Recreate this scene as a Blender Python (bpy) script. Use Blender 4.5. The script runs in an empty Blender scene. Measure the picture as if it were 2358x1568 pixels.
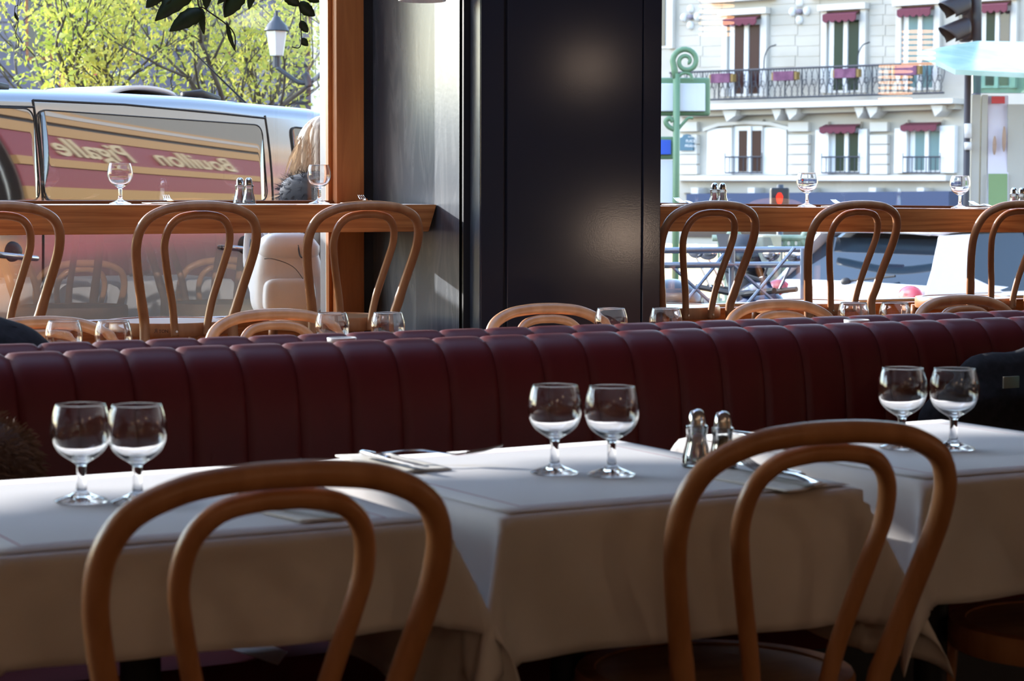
import bpy, bmesh, math, random
from mathutils import Vector, Matrix
random.seed(7)
D = bpy.data; S = bpy.context.scene; COL = S.collection
# ------------------------------------------------------------------ camera, sky, sun, lamps, exposure
FPX, CX, CY = 5017., 1179., 784.
YAW = math.radians(29.6); PITCH = math.atan(354/FPX); ROLL = .003; CAMZ = 1.19
_f = Vector((math.sin(YAW)*math.cos(PITCH), math.cos(YAW)*math.cos(PITCH), -math.sin(PITCH)))
_r = Vector((math.cos(YAW), -math.sin(YAW), 0)); _u = _r.cross(_f)
_c, _s = math.cos(ROLL), math.sin(ROLL)
CR = _c*_r+_s*_u; CU = -_s*_r+_c*_u; CC = Vector((0, 0, CAMZ))
cam = D.objects.new('camera', D.cameras.new('camera')); COL.objects.link(cam)
cam.matrix_world = Matrix(((CR.x, CU.x, -_f.x, CC.x), (CR.y, CU.y, -_f.y, CC.y), (CR.z, CU.z, -_f.z, CC.z), (0, 0, 0, 1)))
cam.data.sensor_width = 36; cam.data.lens = 36*FPX/2358; cam.data.clip_end = 400
cam.data.dof.use_dof = True; cam.data.dof.focus_distance = 6.9; cam.data.dof.aperture_fstop = 10.5
S.camera = cam
w = D.worlds.new('sky'); S.world = w; w.use_nodes = True
nt = w.node_tree; sky = nt.nodes.new('ShaderNodeTexSky'); sky.sky_type = 'NISHITA'; sky.sun_disc = False
sky.sun_elevation = math.radians(42); sky.sun_rotation = math.radians(-52); sky.altitude = 50; sky.dust_density = .6; sky.air_density = 1.3
nt.links.new(sky.outputs[0], nt.nodes['Background'].inputs[0]); nt.nodes['Background'].inputs[1].default_value = .8
sun = D.objects.new('sun', D.lights.new('sun', 'SUN')); COL.objects.link(sun)
sun.data.energy = 8; sun.data.angle = .009; sun.data.color = (1, .97, .93)
sun.rotation_euler = Vector((.35, -1, -.30)).to_track_quat('-Z', 'Y').to_euler()
S.view_settings.view_transform = 'Standard'; S.view_settings.look = 'None'
S.view_settings.gamma = 1; S.view_settings.use_curve_mapping = False; S.view_settings.exposure = .28
S.cycles.max_bounces = 14; S.cycles.transparent_max_bounces = 16; S.cycles.transmission_bounces = 12; S.cycles.glossy_bounces = 6
S.cycles.sample_clamp_indirect = 4; S.cycles.use_denoising = True; S.cycles.caustics_refractive = True; S.cycles.caustics_reflective = False

# pixel -> world
def ray(x, y): return CR*((x-CX)/FPX) - CU*((y-CY)/FPX) + _f
def atz(x, y, z): d = ray(x, y); return CC+d*((z-CAMZ)/d.z)
def aty(x, y, Y): d = ray(x, y); return CC+d*(Y/d.y)
def atx(x, y, X): d = ray(x, y); return CC+d*(X/d.x)
def atd(x, y, dd): return CC+ray(x, y)*dd

# ------------------------------------------------------------------ materials
def mat(name, col, rough=.5, metal=0, spec=.5, coat=0, **kw):
    m = D.materials.new(name); m.use_nodes = True; b = m.node_tree.nodes['Principled BSDF']
    b.inputs['Base Color'].default_value = (*col, 1); b.inputs['Roughness'].default_value = rough
    b.inputs['Metallic'].default_value = metal; b.inputs['Specular IOR Level'].default_value = spec
    b.inputs['Coat Weight'].default_value = coat; b.inputs['Coat Roughness'].default_value = .25
    for k, v in kw.items(): b.inputs[k.replace('_', ' ')].default_value = v
    return m
def N(m, t): return m.node_tree.nodes.new(t)
def L(m, a, b): m.node_tree.links.new(a, b)
def noise_col(m, c1, c2, scale=(5, 5, 5), det=4, lo=.35, hi=.65, nscale=1., bump=0., coord='Object', rough=None, dist=0.):
    b = m.node_tree.nodes['Principled BSDF']
    tc = N(m, 'ShaderNodeTexCoord'); mp = N(m, 'ShaderNodeMapping'); mp.inputs['Scale'].default_value = scale
    L(m, tc.outputs[coord], mp.inputs[0]); n = N(m, 'ShaderNodeTexNoise'); n.inputs['Scale'].default_value = nscale
    n.inputs['Detail'].default_value = det; n.inputs['Distortion'].default_value = dist; L(m, mp.outputs[0], n.inputs['Vector'])
    r = N(m, 'ShaderNodeValToRGB'); r.color_ramp.elements[0].position = lo; r.color_ramp.elements[1].position = hi
    r.color_ramp.elements[0].color = (*c1, 1); r.color_ramp.elements[1].color = (*c2, 1)
    L(m, n.outputs[0], r.inputs[0]); L(m, r.outputs[0], b.inputs['Base Color'])
    if bump:
        bp = N(m, 'ShaderNodeBump'); bp.inputs['Strength'].default_value = bump; bp.inputs['Distance'].default_value = .002
        L(m, n.outputs[0], bp.inputs['Height']); L(m, bp.outputs[0], b.inputs['Normal'])
    return m
M = {}
M['beech'] = noise_col(mat('beech', (.5, .22, .1), .38, coat=.25), (.50, .205, .075), (.66, .305, .13), (30, 30, 4), lo=.3, hi=.7)
M['beech_mark'] = mat('beech_mark', (.16, .06, .03), .6)
M['seat_wood'] = noise_col(mat('seat_wood', (.6, .32, .15), .3, coat=.4), (.56, .32, .16), (.70, .43, .23), (4, 40, 4), lo=.3, hi=.7)
M['oak'] = noise_col(mat('oak', (.5, .22, .07), .42), (.40, .115, .025), (.74, .31, .09), (2.2, 30, 55), det=6, lo=.32, hi=.66, dist=.6, bump=.15)
M['oak_dark'] = noise_col(mat('oak_dark', (.3, .1, .03), .45), (.22, .07, .02), (.34, .12, .035), (2, 20, 30))
M['post'] = noise_col(mat('post', (.5, .18, .05), .45), (.44, .13, .03), (.62, .22, .055), (26, 26, 2.2), det=6, lo=.3, hi=.68, dist=.8)
M['leather'] = noise_col(mat('leather', (.13, .012, .012), .48, spec=.32), (.100, .007, .009), (.135, .011, .013), (6, 6, 6), bump=.05)
M['leather_seat'] = mat('leather_seat', (.10, .010, .011), .6, spec=.12)
M['cloth'] = noise_col(mat('cloth', (.78, .74, .72), .85), (.74, .70, .68), (.80, .76, .74), (9, 9, 9))
M['napkin'] = noise_col(mat('napkin', (.75, .69, .58), .9), (.80, .75, .66), (.87, .83, .76), (40, 40, 40))
M['chrome'] = mat('chrome', (.82, .82, .84), .12, 1)
M['steel'] = mat('steel', (.6, .6, .62), .25, 1)
M['dark_paint'] = mat('dark_paint', (.020, .021, .026), .22, spec=.6)
M['black'] = mat('black', (.012, .012, .015), .5)
M['blackcloth'] = noise_col(mat('blackcloth', (.012, .011, .014), .95), (.008, .008, .010), (.018, .017, .022), (60, 60, 60))
M['white'] = mat('white', (.8, .8, .8), .35)
M['salt'] = mat('salt', (.88, .88, .88), .9, Subsurface_Weight=.8); M['salt'].node_tree.nodes['Principled BSDF'].inputs['Subsurface Scale'].default_value = .03; M['pepper'] = noise_col(mat('pepper', (.1, .08, .05), .9), (.05, .04, .03), (.2, .16, .11), (900, 900, 900))
def glassmat(name, ior=1.48, tint=(1, 1, 1)):
    m = D.materials.new(name); m.use_nodes = True; t = m.node_tree; t.nodes.clear()
    o = t.nodes.new('ShaderNodeOutputMaterial'); g = t.nodes.new('ShaderNodeBsdfGlass')
    g.inputs['IOR'].default_value = ior; g.inputs['Roughness'].default_value = 0; g.inputs['Color'].default_value = (*tint, 1)
    t.links.new(g.outputs[0], o.inputs[0]); return m
M['glass'] = glassmat('glass')
def panemat(name, tint=(1, 1, 1), ior=1.5, rough=0, extra=0.):
    m = D.materials.new(name); m.use_nodes = True; t = m.node_tree; t.nodes.clear()
    o = t.nodes.new('ShaderNodeOutputMaterial'); mx = t.nodes.new('ShaderNodeMixShader')
    tr = t.nodes.new('ShaderNodeBsdfTransparent'); tr.inputs[0].default_value = (*tint, 1)
    gl = t.nodes.new('ShaderNodeBsdfGlossy'); gl.inputs['Roughness'].default_value = rough
    fr = t.nodes.new('ShaderNodeFresnel'); fr.inputs[0].default_value = ior
    ad = t.nodes.new('ShaderNodeMath'); ad.operation = 'MULTIPLY_ADD'; ad.inputs[1].default_value = 2.4; ad.inputs[2].default_value = extra; ad.use_clamp = True
    t.links.new(fr.outputs[0], ad.inputs[0]); t.links.new(ad.outputs[0], mx.inputs[0])
    t.links.new(tr.outputs[0], mx.inputs[1]); t.links.new(gl.outputs[0], mx.inputs[2]); t.links.new(mx.outputs[0], o.inputs[0]); return m
M['pane'] = panemat('pane')
M['thin_glass'] = panemat('thin_glass', (.97, .98, .98), ior=1.5, extra=.03)
M['added_awning_cloth'] = mat('added_awning_cloth', (.22, .03, .045), .85); M['iron_grey'] = mat('iron_grey', (.2, .2, .22), .5)
M['green_glass'] = panemat('green_glass', (.62, .85, .75), extra=.12)

# ------------------------------------------------------------------ mesh helpers
def link(name, me, m=None, parent=None, smooth=False):
    o = D.objects.new(name, me); COL.objects.link(o)
    if m is not None: me.materials.append(m if not isinstance(m, str) else M[m])
    if smooth:
        for p in me.polygons: p.use_smooth = True
    if parent is not None: o.parent = parent
    return o
def tag(o, label=None, cat=None, group=None, kind=None):
    if label: o['label'] = label
    if cat: o['category'] = cat
    if group: o['group'] = group
    if kind: o['kind'] = kind
    return o
def thing(name, label, cat, loc=(0, 0, 0), rz=0, group=None):
    o = D.objects.new(name, None); COL.objects.link(o); o.location = loc; o.rotation_euler = (0, 0, rz)
    return tag(o, label, cat, group)
def copy_tree(o, parent=None):
    c = o.copy(); COL.objects.link(c)
    if parent is not None: c.parent = parent
    for ch in list(o.children): copy_tree(ch, c)
    return c
class MB:
    def __init__(s): s.v = []; s.f = []
    def add(s, v, f): n = len(s.v); s.v += [tuple(p) for p in v]; s.f += [tuple(i+n for i in q) for q in f]; return s
    def box(s, a, b, fr=None):
        (x0, y0, z0), (x1, y1, z1) = a, b
        v = [(x, y, z) for x in (x0, x1) for y in (y0, y1) for z in (z0, z1)]
        if fr: v = [fr(Vector(p)) for p in v]
        return s.add(v, [(0, 1, 3, 2), (4, 6, 7, 5), (0, 4, 5, 1), (2, 3, 7, 6), (0, 2, 6, 4), (1, 5, 7, 3)])
    def tube(s, pts, r, n=10, closed=False, flat=1.):
        pts = [Vector(p) for p in pts]; m = len(pts); R = r if isinstance(r, (list, tuple)) else [r]*m
        T = []
        for i in range(m):
            a = pts[(i-1) % m] if closed or i else pts[0]; b = pts[(i+1) % m] if closed or i < m-1 else pts[-1]
            T.append((b-a).normalized())
        up = Vector((0, 0, 1)) if abs(T[0].z) < .9 else Vector((0, 1, 0))
        x = T[0].cross(up).normalized(); v = []; f = []
        for i in range(m):
            if i:
                x = (x - T[i]*x.dot(T[i])).normalized()
            y = T[i].cross(x)
            for k in range(n):
                a = 2*math.pi*k/n; v.append(pts[i]+x*(R[i]*math.cos(a))+y*(R[i]*flat*math.sin(a)))
        for i in range(m if closed else m-1):
            j = (i+1) % m
            off = 0
            if closed and j == 0:
                # best twist match
                off = min(range(n), key=lambda q: (Vector(v[i*n])-Vector(v[q])).length)
            for k in range(n): f.append((i*n+k, i*n+(k+1) % n, j*n+(k+1+off) % n, j*n+(k+off) % n))
        if not closed: f.append(tuple(range(n-1, -1, -1))); f.append(tuple((m-1)*n+k for k in range(n)))
        return s.add(v, f)
    def lathe(s, prof, n=32, c=(0, 0, 0)):
        v = []; f = []
        for r, z in prof:
            for k in range(n): a = 2*math.pi*k/n; v.append((c[0]+r*math.cos(a), c[1]+r*math.sin(a), c[2]+z))
        for i in range(len(prof)-1):
            for k in range(n): f.append((i*n+k, i*n+(k+1) % n, (i+1)*n+(k+1) % n, (i+1)*n+k))
        return s.add(v, f)
    def ell(s, c, r, n=16, m=10, jit=0, rot=None):
        v = []; f = []
        for i in range(m+1):
            t = math.pi*i/m
            for k in range(n):
                a = 2*math.pi*k/n; q = 1+random.uniform(-jit, jit)
                p = Vector((r[0]*math.sin(t)*math.cos(a)*q, r[1]*math.sin(t)*math.sin(a)*q, r[2]*math.cos(t)*q))
                if rot: p = rot @ p
                v.append(Vector(c)+p)
        for i in range(m):
            for k in range(n): f.append((i*n+k, (i+1)*n+k, (i+1)*n+(k+1) % n, i*n+(k+1) % n))
        return s.add(v, f)
    def prism(s, poly, z0, z1, fr=None):
        n = len(poly); v = [Vector((x, y, z0)) for x, y in poly]+[Vector((x, y, z1)) for x, y in poly]
        if fr: v = [fr(p) for p in v]
        return s.add(v, [tuple(range(n-1, -1, -1)), tuple(range(n, 2*n))]+[(i, (i+1) % n, n+(i+1) % n, n+i) for i in range(n)])
    def grid(s, fn, nu, nv):
        v = [fn(i/nu, j/nv) for i in range(nu+1) for j in range(nv+1)]
        return s.add(v, [(i*(nv+1)+j, (i+1)*(nv+1)+j, (i+1)*(nv+1)+j+1, i*(nv+1)+j+1) for i in range(nu) for j in range(nv)])
    def build(s, name, m=None, parent=None, smooth=False, bevel=0, solid=0, weld=False, sub=0, ang=None):
        me = D.meshes.new(name); me.from_pydata([tuple(p) for p in s.v], [], s.f); me.validate()
        bm = bmesh.new(); bm.from_mesh(me)
        if weld: bmesh.ops.remove_doubles(bm, verts=bm.verts, dist=1e-5)
        if not solid: bmesh.ops.recalc_face_normals(bm, faces=bm.faces)
        bm.to_mesh(me); bm.free(); me.update()
        o = link(name, me, m, parent, smooth)
        if ang:
            for p in me.polygons: p.use_smooth = True
            me.set_sharp_from_angle(angle=math.radians(ang))
        if bevel: b = o.modifiers.new('b', 'BEVEL'); b.width = bevel; b.segments = 2; b.limit_method = 'ANGLE'
        if solid: q = o.modifiers.new('s', 'SOLIDIFY'); q.thickness = solid
        if sub: q = o.modifiers.new('u', 'SUBSURF'); q.levels = sub; q.render_levels = sub
        return o
def catmull(P, k=6, closed=False):
    P = [Vector(p) for p in P]; n = len(P); out = []
    rng = range(n) if closed else range(n-1)
    for i in rng:
        p0 = P[(i-1) % n] if closed or i > 0 else P[0]*2-P[1]; p1 = P[i]; p2 = P[(i+1) % n]
        p3 = P[(i+2) % n] if closed or i < n-2 else P[-1]*2-P[-2]
        for j in range(k):
            t = j/k; out.append(.5*((2*p1)+(p2-p0)*t+(2*p0-5*p1+4*p2-p3)*t*t+(3*p1-p0-3*p2+p3)*t**3))
    if not closed: out.append(P[-1])
    return out
def struct(o): o['kind'] = 'structure'; return o
def text_mesh(name, s, size, m, parent=None, extrude=.001, shear=0., loc=(0, 0, 0), mtx=None, spacing=1., bold=0.):
    cu = D.curves.new('txt', 'FONT'); cu.body = s; cu.size = size; cu.extrude = extrude; cu.shear = shear; cu.space_character = spacing
    cu.align_x = 'CENTER'; cu.align_y = 'CENTER'; cu.offset = bold; cu.resolution_u = 3
    t = D.objects.new('txt', cu); COL.objects.link(t); dg = bpy.context.evaluated_depsgraph_get(); dg.update()
    me = D.meshes.new_from_object(t.evaluated_get(dg)); D.objects.remove(t)
    if mtx is not None: me.transform(mtx)
    me.materials.clear(); o = link(name, me, m, parent); o.location = loc; return o

# ================================================================== ROOM SHELL
YW = 7.2                      # window plane
XR = 3.47                     # grey return wall
PZ = .265                     # raised platform by the windows
TOP = .755
def fbox(name, a, b, m, **k): return MB().box(a, b).build(name, m, **k)
M['floor'] = noise_col(mat('floor', (.07, .035, .025), .35), (.05, .025, .018), (.10, .05, .03), (1, 8, 1))
M['wallwarm'] = mat('wallwarm', (.32, .26, .22), .8)
M['bead_roof'] = mat('bead_roof', (.4, .4, .42), .5); M['ceil'] = mat('ceil', (.55, .51, .47), .8)
struct(fbox('floor', (-6, -6, -.1), (14, 4.05, 0), 'floor'))
struct(fbox('floor_platform', (-6, 4.05, -.1), (14, YW+.1, PZ), 'floor'))
mb = MB()
for a, b in (((-6, -6), (14, 3.7)), ((-6, 6.95), (14, YW+.2)), ((-6, 3.7), (-1.8, 6.95)), ((7.0, 3.7), (14, 6.95))): mb.box((*a, 3.3), (*b, 3.4))
struct(mb.build('ceiling', 'ceil'))
# unseen glazed roof light added to brighten the table tops, with slim bars
rl_ = struct(D.objects.new('added_roof_light', None)); COL.objects.link(rl_)
for i in range(12): MB().box((-1.8+i*.8, 3.7, 3.32), (-1.76+i*.8, 6.95, 3.38)).build('glazing_bar', 'bead_roof', rl_)
MB().grid(lambda u, w_: Vector((-1.8+8.8*u, 3.7+3.25*w_, 3.36)), 1, 1).build('pane', 'pane', rl_)
struct(fbox('wall_back', (-6, -6.1, 0), (14, -6, 3.3), 'wallwarm'))
struct(fbox('wall_left', (-6.1, -6, 0), (-6, YW+.2, 3.3), 'wallwarm'))
struct(fbox('wall_right', (14, -6, 0), (14.1, YW+.2, 3.3), 'wallwarm'))
mb = MB()
for x0, x1 in ((-6, -5.8), (-1.4, -1.1), (7.3, 14)): mb.box((x0, YW, PZ), (x1, YW+.12, 3.3))
mb.box((-6, YW, 2.95), (14, YW+.12, 3.3)); struct(mb.build('wall_front', 'wallwarm'))
# timber panel under the glass
struct(fbox('trim_1', (-5.8, YW-.06, PZ), (XR, YW+.1, .715), 'oak', bevel=.004))
struct(fbox('trim_2', (4.21, YW-.06, PZ), (7.3, YW+.1, .71), 'oak', bevel=.004))
# window 1 (left) and 2 (right): pane + slim silver bead
def window(name, x0, x1, z0, z1):
    e = struct(D.objects.new(name, None)); COL.objects.link(e)
    MB().box((x0, YW+.03, z0), (x1, YW+.034, z1)).build('pane', 'pane', e)
    me = e.children[0].data
    # a single sheet: keep the room-side face only so that reflections stay crisp
    bm = bmesh.new(); bm.from_mesh(me); bmesh.ops.delete(bm, geom=[f for f in bm.faces if f.calc_center_median().y > YW+.031], context='FACES'); bm.to_mesh(me); bm.free()
    mbb = MB(); mbb.box((x0, YW+.01, z1-.04), (x1, YW+.06, z1)); mbb.box((x0, YW+.01, z0), (x1, YW+.06, z0+.012))
    mbb.box((x1-.013, YW-.034, z0), (x1+.002, YW-.006, z1)); mbb.box((x1-.004, YW-.008, z0), (x1+.002, YW+.035, z1)); mbb.box((x0, YW+.01, z0), (x0+.012, YW+.06, z1))
    mbb.build('window_frame', 'bead', e, bevel=.002); return e
M['bead'] = mat('bead', (.75, .77, .8), .25, .6)
window('window_1', -1.1, 3.311, .715, 2.95); window('window_2', 4.3, 7.3, .71, 2.95); window('unseen_window', -5.8, -1.4, .715, 2.95)  # leftmost window is out of view, made wide to let in more skylight
# oak post
mb = MB(); mb.box((3.311, 7.10, PZ), (3.42, 7.20, 3.3)); mb.box((3.297, 7.14, PZ), (3.312, 7.165, 3.3))
p = mb.build('trim_3', 'post', bevel=.003); struct(p)
# glossy return wall: dark paint coloured lighter for grazing daylight, with wiping smears
m = mat('daylit_gloss', (.06, .066, .078), .16, spec=.8); b = m.node_tree.nodes['Principled BSDF']
tc = N(m, 'ShaderNodeTexCoord'); mp = N(m, 'ShaderNodeMapping'); mp.inputs['Scale'].default_value = (1, 4.5, .9); mp.inputs['Rotation'].default_value = (.35, 0, 0)
L(m, tc.outputs['Object'], mp.inputs[0]); n = N(m, 'ShaderNodeTexNoise'); n.inputs['Scale'].default_value = 2.4; n.inputs['Detail'].default_value = 5; n.inputs['Distortion'].default_value = 2.2
L(m, mp.outputs[0], n.inputs['Vector']); r = N(m, 'ShaderNodeMapRange'); r.inputs[1].default_value = .8; r.inputs[2].default_value = .62; r.inputs[3].default_value = .21; r.inputs[4].default_value = .29
L(m, n.outputs[0], r.inputs[0]); L(m, r.outputs[0], b.inputs['Roughness'])
r2 = N(m, 'ShaderNodeValToRGB'); r2.color_ramp.elements[0].position = .46; r2.color_ramp.elements[1].position = .66
r2.color_ramp.elements[0].color = (.11, .128, .155, 1); r2.color_ramp.elements[1].color = (.19, .21, .235, 1); L(m, n.outputs[0], r2.inputs[0]); L(m, r2.outputs[0], b.inputs['Base Color'])
n2 = N(m, 'ShaderNodeTexNoise'); n2.inputs['Scale'].default_value = 60; L(m, tc.outputs['Object'], n2.inputs['Vector']); bp = N(m, 'ShaderNodeBump'); bp.inputs['Strength'].default_value = .08; bp.inputs['Distance'].default_value = .003
L(m, n2.outputs[0], bp.inputs['Height']); L(m, bp.outputs[0], b.inputs['Normal']); M['daylit_gloss'] = m
struct(fbox('wall_return', (XR, 6.45, PZ), (XR+.03, 7.32, 3.3), 'daylit_gloss'))
struct(fbox('trim_4', (3.42, 7.13, PZ), (XR, 7.3, 3.3), 'dark_paint'))
# dark pillar with recessed joints and textured edge strip
m = mat('pillar_paint', (.034, .038, .052), .12, spec=.4); b = m.node_tree.nodes['Principled BSDF']
n2 = N(m, 'ShaderNodeTexNoise'); n2.inputs['Scale'].default_value = 170; bp = N(m, 'ShaderNodeBump'); bp.inputs['Strength'].default_value = .03; bp.inputs['Distance'].default_value = .002
tc = N(m, 'ShaderNodeTexCoord'); L(m, tc.outputs['Object'], n2.inputs['Vector']); L(m, n2.outputs[0], bp.inputs['Height']); L(m, bp.outputs[0], b.inputs['Normal']); M['pillar_paint'] = m
pil = struct(D.objects.new('pillar', None)); COL.objects.link(pil)
YP = 6.37
k = 1/7.2*YP
xa, xg, xg2, xb, xc = 3.953*k, 4.052*k, 4.072*k, 4.675*k, 4.758*k
MB().box((xa+.002, YP+.012, PZ), (xc, 7.34, 3.3)).build('core', 'dark_paint', pil)
MB().box((xa, YP, PZ), (xg, YP+.03, 3.3)).build('panel', 'pillar_paint', pil, bevel=.003)
MB().box((xg2-.004, YP, PZ), (xb-.001, YP+.03, 3.3)).build('panel', 'pillar_paint', pil, bevel=.003)
MB().box((xb+.001, YP-.004, PZ), (xc+.002, YP+.03, 3.3)).build('panel', 'pillar_paint', pil, bevel=.003)
MB().box((XR, 6.44, PZ), (xa+.003, 6.47, 3.3)).build('recess_strip', 'black', pil)
MB().box((xa-.002, YP+.004, PZ), (xa+.002, 6.44, 3.3)).build('side_face', 'daylit_gloss', pil)
# oak ledges under the windows
def ledge(name, x0, x1, za, zb, label):
    e = thing(name, label, 'ledge', (x0, 6.63, za)); Ln = x1-x0
    dz = zb-za
    def fr(p): return Vector((p.x, p.y, p.z+dz*p.x/Ln))
    mb = MB(); v = []
    ys = [0, .50]; cut = .03
    vv = [Vector((x, y, z)) for x in (0, 1) for y in ys for z in (-.092, 0)]
    vv = []
    for x in (0, 1):
        for y in ys:
            for z in (-.092, 0):
                X = 0 if x == 0 else (Ln if z == 0 else Ln-cut*(x1 < 4))
                vv.append(fr(Vector((X, y, z))))
    mb.add(vv, [(0, 1, 3, 2), (4, 6, 7, 5), (0, 4, 5, 1), (2, 3, 7, 6), (0, 2, 6, 4), (1, 5, 7, 3)])
    mb.build('plank', 'oak', e, bevel=.002)
    MB().box((0, .50, -.06), (Ln, .565, .011), fr).build('back_rail', 'oak_dark', e, bevel=.002)
    return e
LZ1 = lambda X: 1.128
LZ2 = lambda X: 1.121-(X-4.435)*.0097
ledge('window_ledge', -1.0, XR-.002, 1.128, 1.128, 'thick oak window ledge running left of the dark pillar')
ledge('window_ledge', 4.215, 7.28, LZ2(4.215), LZ2(7.28), 'thick oak window ledge running right of the dark pillar')

# ================================================================== CHAIRS
def make_chair():
    """origin on the floor under the rear edge of the seat; +Y is the way the sitter faces"""
    t = thing('bentwood_chair', 'x', 'chair')
    lean = lambda h: -.125*max(h, 0)/.38*(.55+.45*max(h, 0)/.38) if h > 0 else 0
    zr = .47
    half = [(.185, -.47), (.168, -.30), (.155, -.12), (.149, 0), (.160, .06), (.176, .13), (.192, .20), (.1995, .255), (.194, .305), (.168, .345), (.115, .370), (.055, .379), (0, .381)]
    pl = [Vector((-a, lean(h)-(.05*(-h/.47) if h < 0 else 0), h+zr)) for a, h in half]; pr = [Vector((-p.x, p.y, p.z)) for p in pl[:-1][::-1]]
    pts = catmull(pl+pr, 5); MB().tube(pts, [.0155 if p.z > .55 else .0165 for p in pts], 12).build('back_hoop', 'beech', t, smooth=True)
    half = [(.054, -.035), (.056, 0), (.066, .07), (.083, .14), (.100, .21), (.1085, .262), (.100, .31), (.072, .341), (.03, .3515), (0, .3525)]
    pl = [Vector((-a, lean(h)-.016+.016*min(1, h/.3 if h > 0 else 0), h+zr)) for a, h in half]; pr = [Vector((-p.x, p.y, p.z)) for p in pl[:-1][::-1]]
    pts = catmull(pl+pr, 5); MB().tube(pts, .0125, 12).build('inner_hoop', 'beech', t, smooth=True)
    # seat ring and panel
    cy = .195; a_, b_ = .203, .200
    def ring(r, z, n=40):
        out = []
        for q in range(n):
            an = 2*math.pi*q/n; out.append(Vector((a_*r*math.cos(an), cy+b_*r*math.sin(an)*(.97 if math.sin(an) < 0 else 1.03), z)))
        return out
    prof = [(.9, .432), (.985, .432), (1, .438), (1, .468), (.985, .475), (.86, .4755), (.85, .472)]
    v = []; f = []
    for r, z in prof: v += ring(r, z)
    n = 40
    for i in range(len(prof)-1):
        for q in range(n): f.append((i*n+q, i*n+(q+1) % n, (i+1)*n+(q+1) % n, (i+1)*n+q))
    MB().add(v, f).build('seat_ring', 'beech', t, ang=40)
    v = ring(.852, .455)+ring(.852, .473)+ring(.4, .4705)
    MB().add(v, [tuple(range(n))[::-1]]+[(i*n+q, i*n+(q+1) % n, (i+1)*n+(q+1) % n, (i+1)*n+q) for i in range(2) for q in range(n)]+[tuple(range(2*n, 3*n))]).build('seat', 'seat_wood', t, ang=40)
    for sx in (-1, 1):
        pts = catmull([(sx*.145, .335, .44), (sx*.150, .350, .25), (sx*.165, .385, 0)], 6)
        MB().tube(pts, [.017-.005*i/len(pts) for i in range(len(pts))], 10).build('leg', 'beech', t, smooth=True)
        MB().tube([(sx*.054, -.029, .452), (sx*.054, -.034, .452)], .004, 8).build('screw', 'steel', t)
    pts = [Vector((.150*math.cos(2*math.pi*q/32), .17+.168*math.sin(2*math.pi*q/32), .25)) for q in range(32)]
    MB().tube(pts, .009, 8, closed=True).build('stretcher', 'beech', t, smooth=True)
    return t
CH = make_chair()
CHW = copy_tree(CH)           # window chairs carry the maker's mark
mk = Matrix.Rotation(math.radians(90), 4, 'X')
mark = text_mesh('maker_mark', 'TON', .0145, 'beech_mark', CHW, .0004, mtx=Matrix.Translation((-.088, -.0063, .452)) @ mk, bold=.0002)
g = text_mesh('maker_emblem', 'R', .019, 'beech_mark', CHW, .0004, mtx=Matrix.Translation((-.113, -.0045, .454)) @ mk @ Matrix.Scale(-1, 4, (1, 0, 0)))
used = {'a': False, 'b': False}
def put_chair(x, y, z, rz, label, group, win=False, sc=1.):
    src, key = (CHW, 'b') if win else (CH, 'a')
    o = copy_tree(src) if used[key] else src; used[key] = True
    o.location = (x, y, z); o.rotation_euler = (0, 0, math.radians(rz)); o.scale = (sc,)*3; tag(o, label, 'chair', group); return o

# ================================================================== GLASSWARE
def make_glass():
    P = [(0, .0), (.031, .0), (.0352, .0012), (.0342, .0032), (.019, .0085), (.0095, .0135), (.0068, .020), (.0062, .032), (.0064, .045), (.0072, .0505), (.0122, .0550), (.0222, .0612), (.0320, .0700), (.0384, .0825), (.0405, .0955), (.0396, .1085), (.0369, .1205), (.0336, .1306), (.0330, .1316), (.0323, .1308), (.0356, .1203), (.0383, .1085), (.0391, .0955), (.0371, .0835), (.0308, .0720), (.0212, .0643), (.0112, .0602), (0, .0590)]
    pts = [(max(p.x, 0), p.y) for p in catmull([Vector((a, b, 0)) for a, b in P], 3)]
    pts[0] = (0, 0); pts[-1] = (0, pts[-1][1])
    o = MB().lathe(pts, 48).build('wine_glass', 'glass', weld=True, smooth=True); return tag(o, 'x', 'glass')
G0 = make_glass(); gused = [False]
def put_glass(p, label, group, sc=1.):
    o = copy_tree(G0) if gused[0] else G0; gused[0] = True
    o.location = p; o.scale = (sc,)*3; o.rotation_euler.z = random.uniform(0, 3); tag(o, label, 'glass', group); return o
def make_shaker(fill):
    t = thing('shaker', 'x', 'shaker')
    prof = [(0, 0), (.0225, 0), (.0235, .002), (.023, .006), (.0205, .018), (.0165, .034), (.0148, .046), (.0158, .056), (.0172, .061), (.0165, .063), (.0125, .064), (.0122, .061), (.0115, .045), (.0128, .034), (.0165, .018), (.0185, .006), (0, .005)]
    n = 12; mb = MB(); v = []; f = []; seg = 36
    for r, z in prof:
        for k_ in range(seg):
            a = 2*math.pi*k_/seg; q = 1+(.035*math.cos(a*n) if .004 < z < .060 and r > .0145 else 0); v.append((r*q*math.cos(a), r*q*math.sin(a), z))
    for i in range(len(prof)-1):
        for k_ in range(seg): f.append((i*seg+k_, i*seg+(k_+1) % seg, (i+1)*seg+(k_+1) % seg, (i+1)*seg+k_))
    mb.add(v, f).build('bottle', 'thin_glass', t, weld=True, smooth=True)
    MB().lathe([(0, .0055), (.0178, .0065), (.0157, .018), (.0122, .034), (.0108, .045), (.0108, .050), (0, .052)], 24).build('contents', fill, t, smooth=True, weld=True)
    MB().lathe([(.0128, .0625), (.0135, .063), (.0135, .071), (.0120, .079), (.0092, .0855), (.005, .088), (0, .0885)], 28).build('cap', 'chrome', t, ang=50, weld=True)
    return t
SALT = make_shaker('salt'); PEP = make_shaker('pepper'); sused = {'salt': False, 'pepper': False}
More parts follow.
